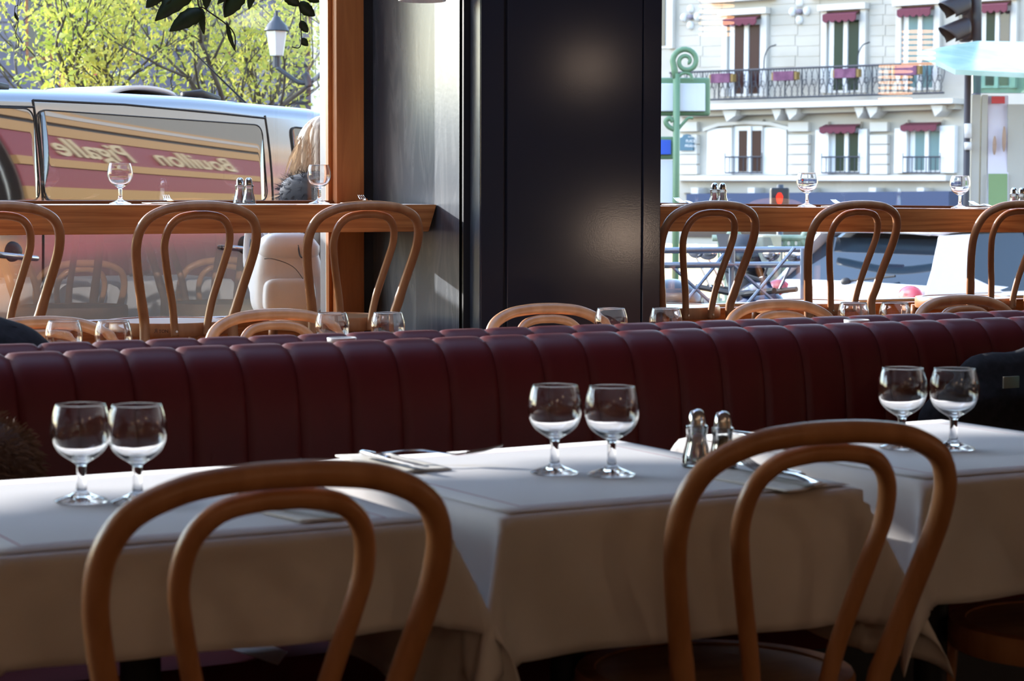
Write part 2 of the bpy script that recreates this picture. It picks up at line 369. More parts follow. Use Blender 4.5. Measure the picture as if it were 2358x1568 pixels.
def put_shaker(kind, p, label, group):
    src = SALT if kind == 'salt' else PEP
    o = copy_tree(src) if sused[kind] else src; sused[kind] = True
    o.name = kind+'_shaker'; o.location = p; tag(o, label, 'shaker', group); return o

# ================================================================== CUTLERY / NAPKINS
def make_fork():
    mb = MB()
    # handle + neck along +X, tines at the +X end
    def w(x): return .0115-.0055*min(1, x/.07) if x < .11 else (.0035+.009*min(1, (x-.11)/.022))
    def zc(x): return .004+.006*math.sin(math.pi*min(x, .13)/.13)**2+(.012*((x-.13)/.07) if x > .13 else 0)
    xs = [i*.2/28 for i in range(21)]
    v = []; f = []
    for x in xs:
        for sy, sz in ((-1, 0), (-.5, 1), (.5, 1), (1, 0), (0, -.6)): v.append((x, sy*w(x), zc(x)+sz*.0014))
    n = 5
    for i in range(len(xs)-1):
        for k_ in range(n): f.append((i*n+k_, i*n+(k_+1) % n, (i+1)*n+(k_+1) % n, (i+1)*n+k_))
    f.append(tuple(range(n))); f.append(tuple((len(xs)-1)*n+k_ for k_ in range(n))); mb.add(v, f)
    for q in range(4):
        y = (q-1.5)*.0066
        mb.tube([(.142, y, zc(.142)), (.17, y, zc(.17)), (.198, y*.95, zc(.198)+.003)], [.0022, .0018, .001], 6)
    return tag(mb.build('fork', 'chrome', ang=50), 'x', 'fork')
def make_knife():
    e = thing('table_knife', 'x', 'knife')
    MB().tube([(0, 0, .005), (.01, 0, .005), (.05, 0, .005), (.088, 0, .005), (.094, 0, .005)], [.005, .008, .0085, .0065, .005], 10, flat=.6).build('handle', 'chrome', e, smooth=True)
    mb = MB(); pts = [(.092, -.006), (.12, -.008), (.19, -.0085), (.213, -.004), (.217, .003), (.21, .007), (.15, .008), (.092, .006)]
    mb.prism(pts, .0045, .0060); mb.build('blade', 'chrome', e); return e
FK = make_fork(); KN = make_knife(); cused = {'f': 0, 'k': 0}
def put_cut(kind, a, b, label, group, z):
    src = FK if kind == 'f' else KN; o = copy_tree(src) if cused[kind] else src; cused[kind] = 1
    d = Vector((b.x-a.x, b.y-a.y, 0)); o.location = (a.x, a.y, z); o.rotation_euler = (0, 0, math.atan2(d.y, d.x)); tag(o, label, None, group); return o
def napkin(corners, z, label, group=None, seed=1):
    """crumple-edged folded paper napkin lying on a table, corners are world XY"""
    rnd = random.Random(seed); c = [Vector((p.x, p.y, 0)) for p in corners]
    ph = [rnd.uniform(0, 6) for _ in range(4)]
    def fn(u, v):
        p = c[0]*(1-u)*(1-v)+c[1]*u*(1-v)+c[2]*u*v+c[3]*(1-u)*v
        return Vector((p.x, p.y, z+.0006+.0009*(1+math.sin(4*u+ph[0])*math.cos(5*v+ph[1]))+.004*max(0, v-.7)*(1+math.sin(7*u+ph[2]))))
    o = MB().grid(fn, 14, 14).build('napkin', 'napkin', smooth=True, solid=.0022); o.modifiers[0].offset = 1
    return tag(o, label, 'napkin', group)

# ================================================================== TABLES
def paper_mat(w_, d_):
    """white paper with a thin red line printed near its edge"""
    m = mat('paper', (.83, .81, .80), .75); b = m.node_tree.nodes['Principled BSDF']
    tc = N(m, 'ShaderNodeTexCoord'); sp = N(m, 'ShaderNodeSeparateXYZ'); L(m, tc.outputs['Object'], sp.inputs[0])
    def near(out, half, other, oh):
        a = N(m, 'ShaderNodeMath'); a.operation = 'ABSOLUTE'; L(m, out, a.inputs[0])
        s_ = N(m, 'ShaderNodeMath'); s_.operation = 'SUBTRACT'; L(m, a.outputs[0], s_.inputs[0]); s_.inputs[1].default_value = half
        a2 = N(m, 'ShaderNodeMath'); a2.operation = 'ABSOLUTE'; L(m, s_.outputs[0], a2.inputs[0])
        l = N(m, 'ShaderNodeMath'); l.operation = 'LESS_THAN'; L(m, a2.outputs[0], l.inputs[0]); l.inputs[1].default_value = .0015
        o_ = N(m, 'ShaderNodeMath'); o_.operation = 'ABSOLUTE'; L(m, other, o_.inputs[0])
        l2 = N(m, 'ShaderNodeMath'); l2.operation = 'LESS_THAN'; L(m, o_.outputs[0], l2.inputs[0]); l2.inputs[1].default_value = oh
        mm = N(m, 'ShaderNodeMath'); mm.operation = 'MULTIPLY'; L(m, l.outputs[0], mm.inputs[0]); L(m, l2.outputs[0], mm.inputs[1]); return mm.outputs[0]
    a = near(sp.outputs[0], w_/2-.045, sp.outputs[1], d_/2-.045); c = near(sp.outputs[1], d_/2-.045, sp.outputs[0], w_/2-.045)
    mx = N(m, 'ShaderNodeMath'); mx.operation = 'MAXIMUM'; L(m, a, mx.inputs[0]); L(m, c, mx.inputs[1])
    mc = N(m, 'ShaderNodeMix'); mc.data_type = 'RGBA'; mc.inputs['A'].default_value = (.83, .81, .80, 1); mc.inputs['B'].default_value = (.45, .17, .2, 1)
    L(m, mx.outputs[0], mc.inputs['Factor']); L(m, mc.outputs['Result'], b.inputs['Base Color']); return m
PW, PD = .575, .63
M['paper'] = paper_mat(PW, PD)
def tablecloth(w_, d_, h, seed, k=.5, lab='', group=None, hx=None):
    rnd = random.Random(seed); ph = [rnd.uniform(0, 6.28) for _ in range(12)]; hx = hx or h
    nu, nv = 72, 76; W, Dp = w_/2, d_/2
    def fn(u, v):
        x = (u-.5)*2*(W+hx); y = (v-.5)*2*(Dp+h)
        ex = max(-W, min(W, x)); ey = max(-Dp, min(Dp, y)); dx, dy = x-ex, y-ey; r = math.hypot(dx, dy)
        if r < 1e-6: return Vector((x, y, .0006*math.sin(9*x+ph[0])*math.sin(8*y+ph[1])))
        rr = .008                                             # rounded table edge
        ux, uy = dx/r, dy/r
        s2 = 2*abs(ux*uy)
        if r < rr*1.57: a = r/rr; off = rr*math.sin(a); z = -rr*(1-math.cos(a))
        else: off = rr; z = -rr-(r-rr*1.57)
        fl = min(1, r/.05)
        if s2 > 1e-4:                                         # corner cone: folds swing outwards
            o = k*r*s2**1.1; z2 = -math.sqrt(max(r*r-o*o, 0)); z = z2 if r > rr*1.57 else z
            t = (abs(ux)-abs(uy)); bx = math.copysign(1, dx)*(.75+.25*t); by = math.copysign(1, dy)*(.75-.25*t)
            px, py = ex+bx*o*.85+ux*off, ey+by*o*.85+uy*off
        else: px, py = ex+ux*off, ey+uy*off
        if abs(uy) > .99: wv = .007*math.sin(11*x+ph[2])+.005*math.sin(27*x+ph[3]); py += uy*(wv*fl*r/h*1.2+.012*r/h)
        elif abs(ux) > .99: wv = .008*math.sin(12*y+ph[4])+.005*math.sin(23*y+ph[5]); px += ux*(wv*fl*r/h*1.2+.012*r/h)
        return Vector((px, py, z))
    o = MB().grid(fn, nu, nv).build('tablecloth', 'cloth', smooth=True, solid=.0015); o.modifiers[0].offset = 1
    return tag(o, lab, 'tablecloth', group)
def table_parts(w_, d_, t, floor_z=0):
    MB().box((-w_/2+.004, -d_/2+.004, TOP-.032), (w_/2-.004, d_/2-.004, TOP-.004)).build('tabletop', 'oak_dark', t)
    MB().lathe([(.028, .03), (.028, TOP-.035)], 18).build('pedestal', 'black', t, smooth=True)
    MB().lathe([(0, 0), (.2, 0), (.2, .012), (.05, .03), (0, .03)], 28).build('base', 'black', t, ang=40)
TABS = [(1.012, 'left'), (1.695, 'middle'), (2.41, 'right')]
TY, TW, TD = 2.808, .585, .64
hang = {'left': .137, 'middle': .195, 'right': .185}
M['shadow'] = None
for x, nm in TABS:
    t = thing('dining_table', 'small square dining table under the white cloth, %s of the three nearest' % nm, 'table', (x, TY, 0)); table_parts(TW, TD, t)
    c = tablecloth(TW, TD, hang[nm], 5+len(nm), .5 if nm != 'right' else .55, 'white fabric tablecloth hanging over the %s one of the three near tables' % nm, hx=.245)
    c.location = (x, TY, TOP)
    rz = {'left': -.012, 'middle': .006, 'right': .0}[nm]
    ph = x*3
    def fn(u, v):
        X, Y = (u-.5)*PW, (v-.5)*PD
        return Vector((X, Y, .0012+.0008*math.sin(10*X+ph)*math.sin(9*Y+ph)+(.0035*max(0, -math.cos(v*math.pi)-.97)*30*math.sin(12*X+ph)**2 if 0 else 0)))
    pp = MB().grid(fn, 12, 12).build('paper_cover', 'paper', smooth=True, solid=.0006); pp.modifiers[0].offset = 1
    pp.location = (x, TY, TOP+.0020); pp.rotation_euler.z = rz
    tag(pp, 'white paper cover with thin red border line on the %s near table' % nm, 'table cover')
TZ = TOP+.0052
# near glasses
for px, py, lb in [(188, 1155, 'left wine glass of the pair on the left near table'), (317, 1157, 'right wine glass of the pair on the left near table'),
                   (1277, 1090, 'left wine glass of the pair on the middle near table'), (1408, 1094, 'right wine glass of the pair beside the salt shaker'),
                   (2076, 1032, 'left wine glass of the pair on the right near table, stem behind chair'), (2195, 1034, 'rightmost wine glass standing on the right near table')]:
    put_glass(atz(px, py, TZ), 'empty '+lb, 'wine glasses on the near tables', 1.015)
put_shaker('salt', atz(1604, 1073, TZ), 'salt shaker with silver cap on the middle near table', 'shakers')
put_shaker('pepper', atz(1663, 1079, TZ), 'pepper shaker with silver cap on the middle near table', 'shakers')
# place settings
Q = lambda *a: [atz(x, y, TZ) for x, y in a]
napkin(Q((772, 1050), (900, 1045), (1040, 1082), (900, 1092)), TZ, 'folded cream napkin under cutlery on the middle table, far left corner', seed=1)
put_cut('k', *Q((832, 1056), (1000, 1096)), 'silver knife on napkin at the far left corner of the middle table', 'cutlery', TZ+.006)
put_cut('f', *Q((865, 1066), (1038, 1068)), 'silver fork with raised tines on the middle table, far left corner', 'cutlery', TZ+.011)
napkin(Q((520, 1160), (640, 1148), (850, 1190), (700, 1205)), TZ, 'folded cream napkin under cutlery on the left table, seen through chair hoop', seed=2)
put_cut('k', *Q((805, 1192), (640, 1155)), 'silver knife on the left table, seen through the chair hoop', 'cutlery', TZ+.006)
put_cut('f', *Q((780, 1198), (590, 1168)), 'silver fork beside knife on the left table, seen through chair hoop', 'cutlery', TZ+.006)
napkin(Q((1600, 1095), (1690, 1080), (1905, 1118), (1820, 1136)), TZ, 'folded cream napkin on the middle table beside the pepper shaker', seed=3)
put_cut('f', *Q((1880, 1128), (1650, 1078)), 'silver fork on the middle table pointing at the pepper shaker', 'cutlery', TZ+.006)
put_cut('k', *Q((1850, 1112), (1690, 1082)), 'silver knife on the middle table behind the fork', 'cutlery', TZ+.006)
napkin(Q((1660, 1008), (1720, 998), (1880, 1022), (1800, 1034)), TZ, 'folded cream napkin at the far left corner of the right table', seed=4)
put_cut('k', *Q((1680, 1010), (1850, 1034)), 'silver knife at the far left corner of the right table', 'cutlery', TZ+.006)
# near chairs
put_chair(.982, 2.345, 0, -4, 'bentwood chair in front of the left near table, nearest to the camera', 'chairs at the near tables', sc=1.022)
put_chair(1.800, 2.405, 0, -7, 'bentwood chair in front of the middle near table, beside shakers', 'chairs at the near tables', sc=1.02)
put_chair(2.56, 2.45, 0, -4, 'bentwood chair at the right near table, only its round seat in view', 'chairs at the near tables')

# ================================================================== BANQUETTES
def banquette(name, y0, flip, label, x0, n, pitch, zs=1.):
    t = thing(name, label, 'bench', (0, y0, 0))
    s = -1 if flip else 1
    prof = [(-.085, .44), (-.082, .55), (-.075, .68), (-.066, .78), (-.050, .845), (-.028, .880), (.004, .895), (.034, .892), (.056, .872), (.062, .83), (.062, .60)]
    P = catmull([Vector((a, b, 0)) for a, b in prof], 3); nu = 12; v = []; f = []
    for i, p in enumerate(P):
        a = P[max(i-1, 0)]; b = P[min(i+1, len(P)-1)]; tn = (b-a).normalized(); nr = Vector((-tn.y, tn.x, 0))
        for q in range(nu+1):
            u = q/nu*2-1; h = .0045*(1-abs(u)**5)-.004*(abs(u) > .97)
            v.append(Vector((u*pitch/2*.998, s*(p.x+nr.x*h), (p.y+nr.y*h))))
    for i in range(len(P)-1):
        for q in range(nu): f.append((i*(nu+1)+q, i*(nu+1)+q+1, (i+1)*(nu+1)+q+1, (i+1)*(nu+1)+q))
    first = MB().add(v, f).build('channel', 'leather', t, smooth=True); me = first.data
    for i in range(n):
        c = first if i == 0 else D.objects.new('channel', me)
        if i: COL.objects.link(c); c.parent = t
        c.location = (x0+(i+.5)*pitch, 0, 0)
    X1 = x0+n*pitch
    mb = MB(); ya, yb = sorted((s*-.045, s*.050)); mb.box((x0, ya, .02), (X1, yb, .80)); mb.build('backboard', 'black', t)
    ya, yb = sorted((s*-.60, s*-.05)); 
    for i in range(int(n*pitch/.9)+1):
        a = x0+i*.9; b = min(a+.896, X1)
        if b-a > .1:
            def fn(u, v_): return Vector((a+(b-a)*u, ya+(yb-ya)*v_, .455+.02*(1-abs(2*u-1)**6)*(1-abs(2*v_-1)**6)))
            cm = MB().grid(fn, 16, 12); cm.box((a, ya, .36), (b, yb, .455)); cm.build('seat_cushion', 'leather_seat', t, ang=35)
    mb = MB(); mb.box((x0, ya+.04, 0), (X1, yb, .36)); mb.build('plinth', 'black', t); return t
pit = .1046
banquette('banquette', 3.70, False, 'burgundy leather banquette with vertical channels behind the near tables', 1.098-12*pit, 42, pit)
bq = banquette('banquette', 3.93, True, 'far burgundy leather banquette, back to back with the near one, only top showing', 1.115-12*pit, 46, pit)
dv = fbox('divider_shelf', (-.2, 3.775, 0), (5.4, 3.855, .868), 'oak_dark'); tag(dv, 'narrow timber divider between the two banquette backs', 'divider')
for px, lb in ((787, 'small white dish rim between the banquettes, left of the pillar'), (1972, 'small white dish rim between the banquettes, right of the pillar')):
    p = aty(px, 790, 3.815)
    o = MB().lathe([(0, .002), (.018, 0), (.028, .022), (.0285, .030), (.0265, .031), (.026, .024), (.015, .006), (0, .006)], 28).build('dish', 'white', smooth=True)
    o.location = (p.x, 3.815, .868); tag(o, lb, 'dish', 'dishes between the banquettes')

# ================================================================== SECOND ROW
R2X = [1.535, 2.21, 2.90, 3.59]
lab4 = ['leftmost', 'second from left', 'third from left', 'rightmost']
for x, l4 in zip(R2X, lab4):
    t = thing('dining_table', 'white clothed dining table behind the banquettes, %s of that row' % l4, 'table', (x, 4.66, 0)); table_parts(TW, .60, t)
    c = tablecloth(TW, .60, .17, int(x*10), .5, 'white tablecloth behind the banquettes, %s of that row' % l4, 'tablecloths behind the banquettes'); c.location = (x, 4.66, TOP)
gl2 = [(147, 741), (261, 741), (765, 723), (893, 722), (1407, 712), (1533, 712), (1966, 699), (2061, 699)]
g2 = ['leftmost wine glass peeking over the far banquette', 'wine glass over the far banquette, second from left', 'wine glass over the banquette below the oak post, left of its pair', 'wine glass over the banquette below the grey panel, right of its pair',
      'wine glass over the banquette at the right edge of the pillar', 'wine glass over the banquette just right of the pillar', 'left wine glass of the rightmost pair over the far banquette', 'rightmost wine glass peeking over the far banquette']
for (x, y), l in zip(gl2, g2):
    p = atz(x, y, .888); p.z = TOP+.002; put_glass(p, l, 'wine glasses behind the banquettes', 1.015)
r2c = [(70, 736, 'leftmost bentwood chair behind the banquettes, right of black coat'), (613, 718, 'bentwood chair hoop over the banquettes below the left window chairs'), (1240, 705, 'bentwood chair hoop over the banquettes in front of the dark pillar'),
       (1775, 696, 'bentwood chair hoop over the banquettes below the right window, left one'), (2200, 685, 'rightmost bentwood chair hoop over the banquettes')]
for x, y, l in r2c:
    p = atz(x, y, .858); put_chair(p.x+.02, p.y-.125, 0, 180, l, 'chairs behind the banquettes')

# ================================================================== WINDOW CHAIRS + LEDGE ITEMS
wc = [(-20, 'leftmost bentwood chair at the window ledge, cut by the frame'), (450, 'bentwood chair at the left ledge facing the van'), (837, 'bentwood chair at the left ledge in front of the oak post'),
      (1638, 'bentwood chair at the right ledge next to the dark pillar'), (1974, 'bentwood chair at the right ledge in front of the white car'), (2345, 'rightmost bentwood chair at the window ledge, cut by the frame')]
for x, l in wc:
    p = aty(x, 467, 6.42); o = put_chair(p.x+.024, 6.42+.125, PZ+.012, 0, l, 'chairs at the window ledge', True)
def on_ledge(px, Y, dz=0):
    p = aty(px, 470, Y); return Vector((p.x, Y, (LZ1 if p.x < 4 else LZ2)(p.x)+.0015+dz))
for px, l in ((277, 'wine glass on the left ledge in front of the van'), (735, 'wine glass on the left ledge beside the oak post'), (1858, 'wine glass on the right ledge between two chairs'), (2210, 'rightmost wine glass on the right ledge by advertising column')):
    put_glass(on_ledge(px, 6.85), 'empty '+l, 'wine glasses on the ledge', 1.015)
for a, b, l in ((553, 573, 'on the left window ledge'), (1645, 1663, 'on the right window ledge near the pillar'), (2334, 2352, 'at the right end of the window ledge')):
    put_shaker('salt', on_ledge(a, 6.86), 'salt shaker with silver cap '+l, 'shakers'); put_shaker('salt', on_ledge(b, 6.83), 'second shaker with silver cap '+l, 'shakers')
M['mat_white'] = mat('mat_white', (.85, .85, .86), .8)
spots = [(180, 'far left'), (520, 'before the left shakers'), (905, 'beside the grey wall'), (1640, 'right of the pillar'), (1990, 'middle of the right ledge'), (2330, 'far right end')]
for i, (px, l) in enumerate(spots):
    q = on_ledge(px, 6.80); x_ = min(q.x, 3.27) if q.x < 4 else q.x
    o = MB().box((-.19, -.14, -.0014), (.19, .14, -.0006)).build('paper_placemat', 'mat_white'); o.location = (x_, 6.79, q.z)
    if q.x > 4: o.rotation_euler.y = .0097
    tag(o, 'white paper placemat on the window ledge, '+l, 'placemat', 'placemats on the ledge')
for i, (px, l) in enumerate([(395, 'left of the left shakers'), (850, 'by the grey wall'), (1585, 'next to the pillar'), (1950, 'middle of the right ledge'), (2270, 'far right')]):
    q = on_ledge(px, 6.76, .001); c_ = [q+Vector((-.09, -.06, 0)), q+Vector((.07, -.06, 0)), q+Vector((.08, .06, 0)), q+Vector((-.08, .06, 0))]
    napkin(c_, q.z, 'folded napkin on the window ledge, '+l, 'napkins on the ledge', seed=20+i)
    f = put_cut('f', q+Vector((-.03, -.07, 0)), q+Vector((.02, .1, 0)), 'silver fork lying on the ledge napkin, '+l, 'cutlery', q.z+.006); f.rotation_euler.y = -.02

# ================================================================== COATS ON THE BANQUETTES
def lump(name, blobs, m, label, cat, parent=None):
    """one garment-like body: metaball blobs turned into a single mesh with creases"""
    mbd = D.metaballs.new('mb'); mbd.resolution = .018; mbd.threshold = .35
    for c, r in blobs:
        e = mbd.elements.new(); e.co = c; e.type = 'ELLIPSOID'; e.size_x, e.size_y, e.size_z = r; e.radius = 1.6; e.stiffness = 2
    t = D.objects.new('mbtmp'+name, mbd); COL.objects.link(t); dg = bpy.context.evaluated_depsgraph_get(); dg.update()
    me = D.meshes.new_from_object(t.evaluated_get(dg)); D.objects.remove(t); D.metaballs.remove(mbd); me.materials.clear()
    for v in me.vertices:
        c = v.co; n = v.normal; k_ = .006*math.sin(38*c.x+9*c.z)+.004*math.sin(61*c.z+20*c.y); v.co = c+n*k_
    o = link(name, me, m, parent, True)
    if label: tag(o, label, cat)
    return o
c0 = aty(20, 760, 4.12)
coat = lump('coat', [((c0.x-.12, 4.13, .84), (.20, .09, .10)), ((c0.x-.06, 4.10, .88), (.10, .07, .05)), ((c0.x-.25, 4.14, .70), (.16, .10, .18)), ((c0.x+.04, 4.14, .80), (.07, .06, .07)), ((c0.x-.1, 4.16, .60), (.25, .10, .12))],
            'blackcloth', 'black wool coat heaped over the far banquette at the left edge', 'coat')
# brown fur hood
M['fur'] = mat('fur', (.085, .035, .018), .8); M['fur_tip'] = mat('fur_tip', (.16, .075, .04), .7)
c1 = aty(10, 1040, 3.40)
hood = thing('fur_coat', 'dark brown fur coat bundled on the near banquette at the left edge', 'coat', (0, 0, 0))
body = lump('garment', [((c1.x-.05, 3.40, .72), (.085, .08, .10)), ((c1.x-.02, 3.42, .62), (.085, .09, .10)), ((c1.x-.13, 3.40, .66), (.12, .10, .14)), ((c1.x-.08, 3.38, .55), (.14, .12, .09))], 'fur', None, None, hood)
mb = MB(); me = body.data; rnd = random.Random(3)
fa = [f for f in me.polygons]
for q in range(15000):
    f = rnd.choice(fa); c = f.center; n = f.normal
    d = (n+Vector((rnd.uniform(-.5, .5), rnd.uniform(-.5, .5), rnd.uniform(-.7, .2)))).normalized()*rnd.uniform(.012, .026)
    s_ = n.orthogonal().normalized(); s_ = Matrix.Rotation(rnd.uniform(0, 6), 3, n) @ s_ * .0007
    p0 = c+Vector((rnd.uniform(-.008, .008), rnd.uniform(-.008, .008), rnd.uniform(-.008, .008)))
    mb.add([p0-s_, p0+s_, p0+d*.6+s_*.7, p0+d+Vector((0, 0, -.004))], [(0, 1, 2, 3)])
fur = mb.build('fur', 'fur_tip', hood); fur['kind'] = 'stuff'
# black coat with label and teal scarf at right
c2 = aty(2300, 930, 3.5)
rc = thing('coat', 'black coat with a sewn cloth label on the near banquette, right edge', 'coat')
lump('garment', [((c2.x+.02, 3.52, .685), (.14, .06, .14)), ((c2.x-.06, 3.53, .62), (.12, .07, .16)), ((c2.x+.14, 3.50, .64), (.14, .08, .2)), ((c2.x+.05, 3.47, .56), (.24, .12, .10))], 'blackcloth', None, None, rc)
M['label_tan'] = mat('label_tan', (.30, .27, .20), .8)
q = aty(2328, 880, 3.39); MB().box((-.021, -.002, -.012), (.021, .002, .012)).build('sewn_label', 'label_tan', rc).location = q
M['teal'] = noise_col(mat('teal', (.06, .25, .30), .8), (.03, .16, .20), (.10, .34, .40), (40, 40, 40))
q = aty(2386, 890, 3.36); lump('scarf', [((q.x, 3.34, q.z), (.014, .02, .035)), ((q.x+.02, 3.36, q.z-.04), (.02, .02, .03)), ((q.x+.03, 3.37, q.z+.01), (.02, .02, .03))], 'teal', 'teal scarf resting on the black coat at the right edge', 'scarf')
# paper scrap on the bench
a_ = [atz(*p, .478) for p in ((520, 1492), (600, 1478), (662, 1502), (640, 1532))]
o = MB().add([(p.x, p.y, .4785) for p in a_], [(0, 1, 2, 3)]).build('paper_sheet', 'paper_scrap' if 'paper_scrap' in M else 'mat_white', solid=.0006)
tag(o, 'stray white paper lying on the banquette seat under the left table', 'paper')

# ================================================================== HANGING LAMP + PLANTS
lamp = thing('pendant_lamp', 'white metal pendant lamp above the ledge by the grey wall', 'lamp', tuple(aty(972, 0, 6.5)))
z0 = lamp.location.z; lamp.location.z = z0-.004
MB().lathe([(.070, 0), (.078, 0), (.080, .004), (.080, .10), (.03, .16), (.012, .18), (0, .18)], 40).build('lamp_shade', 'white', lamp, ang=40)
MB().lathe([(0, .012), (.070, .010), (.0705, 0)], 32).build('diffuser', 'mat_white', lamp)
MB().tube([(0, 0, .17), (0, 0, 3.3-z0)], .004, 8).build('cord', 'black', lamp)
M['leaf'] = noise_col(mat('leaf', (.035, .06, .012), .5), (.016, .030, .005), (.035, .06, .011), (30, 30, 30))
M['twig'] = mat('twig', (.05, .03, .02), .8)
def leaf_obj(a, b, wd, parent, bend=.1, m='leaf', back=None):
    a, b = Vector(a), Vector(b); d = b-a; ln = d.length; t_ = d.normalized(); nrm = (CC-(a+b)/2).normalized(); s_ = t_.cross(nrm).normalized()
    nrm = s_.cross(t_).normalized(); v = []; f = []; n = 9
    for i in range(n+1):
        u = i/n; ww = wd/2*math.sin(math.pi*min(1, u*.97+.02)**.8)**.75*(1+.06*math.sin(u*25)); c = a+d*u+nrm*(bend*ln*math.sin(math.pi*u)*.4)+s_*(bend*ln*math.sin(math.pi*u)*.5)
        v += [c-s_*ww+nrm*(.12*ww), c, c+s_*ww+nrm*(.12*ww)]
    for i in range(n): f += [(3*i, 3*i+1, 3*i+4, 3*i+3), (3*i+1, 3*i+2, 3*i+5, 3*i+4)]
    return MB().add(v, f).build('leaf', m, parent, smooth=True, solid=.0006)
YPL = 6.3
pl = thing('hanging_plant', 'dark leafy hanging plant trailing down in front of the left window', 'plant')
P_ = lambda x, y, dy=0: aty(x, y, YPL+dy)
top = P_(520, -170)
MB().lathe([(.05, 0), (.075, 0), (.10, .13), (.105, .14), (.095, .14), (.07, .02), (0, .02)], 28, c=tuple(top)).build('pot', 'white', pl, ang=40)
MB().tube([top+Vector((0, 0, .12)), Vector((top.x, top.y, 3.3))], .003, 6).build('hanger', 'twig', pl)
LV = [(452, -30, 357, 48, 34), (375, -18, 336, 18, 22), (470, 25, 390, 72, 30), (465, 20, 470, 80, 12), (560, -25, 517, 40, 34), (448, -40, 400, 5, 30), (545, -30, 500, 10, 16), (587, -25, 573, 22, 14),
      (655, -20, 690, 14, 22), (690, 5, 725, 37, 22), (692, 48, 709, 75, 15), (695, 88, 709, 106, 13), (705, -20, 735, 5, 20), (522, 50, 543, 120, 8), (600, -30, 625, -2, 20), (480, -25, 475, 22, 16), (395, -10, 372, 12, 14)]
for x0, y0, x1, y1, w_ in LV: leaf_obj(P_(x0, y0), P_(x1, y1), w_/560, pl, .08)
def twig(pts, r, parent): return MB().tube(catmull([P_(*p) for p in pts], 5), r, 6).build('stem', 'twig', parent, smooth=True)
twig([(455, -150), (455, 0), (472, 20), (520, 55), (540, 80), (541, 115)], .0022, pl)
twig([(600, -150), (683, 0), (692, 60), (694, 95), (688, 110), (672, 108)], .0018, pl)
twig([(560, -150), (520, 0), (515, 20), (517, 40)], .0018, pl); twig([(450, -150), (462, 0), (468, 60), (470, 78)], .0015, pl)
v2 = thing('hanging_vine', 'thin bare twig dangling at the top left corner of the window', 'plant')
twig([(36, -120), (42, 0), (35, 15), (34, 33), (42, 42), (40, 60), (36, 80), (43, 95), (41, 111)], .0012, v2); twig([(42, 0), (40, 30), (42, 45)], .001, v2)
leaf_obj(P_(34, 28), P_(41, 48), .008, v2)
MB().tube([P_(36, -118), Vector((P_(36, -118).x, YPL, 3.3))], .001, 5).build('hanger', 'twig', v2)

# ================================================================== INTERIOR LAMPS (behind the camera)
def em(name, col, s_):
    m = D.materials.new(name); m.use_nodes = True; t = m.node_tree; t.nodes.clear(); o = t.nodes.new('ShaderNodeOutputMaterial'); e = t.nodes.new('ShaderNodeEmission')
    e.inputs[0].default_value = (*col, 1); e.inputs[1].default_value = s_; t.links.new(e.outputs[0], o.inputs[0]); return m
M['warm_bulb'] = em('warm_bulb', (1, .68, .42), 14); M['warm_bright'] = em('warm_bright', (1, .74, .55), 16); M['warm_lamp'] = em('warm_lamp', (1, .74, .55), 22); M['warm_dim'] = em('warm_dim', (1, .50, .22), 7)
for i, (x, y, z, l) in enumerate([(8.76, -1.5, 2.1, 'opposite the dark pillar'), (2.2, -1.0, 2.35, 'close behind the camera'), (0.0, -1.5, 2.35, 'left behind the camera'), (-2.6, -1.5, 2.35, 'far left of the room'), (1.4, -3.6, 2.35, 'second row, right'), (-1.0, -3.8, 2.35, 'second row, middle'), (-3.6, -4, 2.35, 'second row, left')]):
    e = thing('globe_lamp', 'warm glass globe lamp hanging in the room, '+l, 'lamp', (x, y, z), group='globe lamps of the dining room')
    MB().ell((0, 0, 0), (.10, .10, .10), 20, 12).build('globe', 'warm_bright' if i == 0 else 'warm_bulb', e, smooth=True); MB().tube([(0, 0, .09), (0, 0, 3.3-z)], .004, 6).build('cord', 'black', e)
# ribbed pendants: their rings show as faint stripes mirrored in the right pane
for i, (px, py, rr, l) in enumerate([(1650, 40, .16, 'mirrored at the top of the right window'), (2115, 110, .16, 'mirrored beside the traffic light'), (2062, 190, .16, 'mirrored over the iron balcony')]):
    q = ray(px, py); t = (2*(YW+.03)+1.5)/q.y; e = thing('ribbed_lamp', 'ribbed orange pendant lamp deep in the room, '+l, 'lamp', (q.x*t, -1.5, CAMZ+q.z*t), group='ribbed pendants'); z = e.location.z
    for k_ in range(7): MB().lathe([(rr*.96, -.008), (rr, 0), (rr*.96, .008), (rr*.8, .008), (rr*.8, -.008), (rr*.96, -.008)], 28, c=(0, 0, -.15+.05*k_)).build('ring', 'warm_dim', e, smooth=True)
    MB().tube([(0, 0, .14), (0, 0, 3.3-z)], .004, 6).build('cord', 'black', e)
e = thing('table_lamp', 'small table lamp glowing on a sideboard, blurred on the dark pillar', 'lamp', (9.15, -1.6, .55)); MB().lathe([(0, 0), (.09, 0), (.09, .01), (.012, .03), (.012, .2), (0, .2)], 20).build('base', 'black', e, ang=40); MB().lathe([(.17, .16), (.12, .38), (0, .38)], 28).build('lamp_shade', 'warm_lamp', e, ang=40)
sb = thing('sideboard', 'dark oak sideboard in the back of the room under the table lamp', 'sideboard', (9.15, -1.6, 0)); MB().box((-.6, -.25, .08), (.6, .25, .55)).build('body', 'oak_dark', sb, bevel=.006)
for x in (-.55, .55):
    for y in (-.2, .2): MB().tube([(x, y, 0), (x, y, .09)], .02, 8).build('leg', 'black', sb)
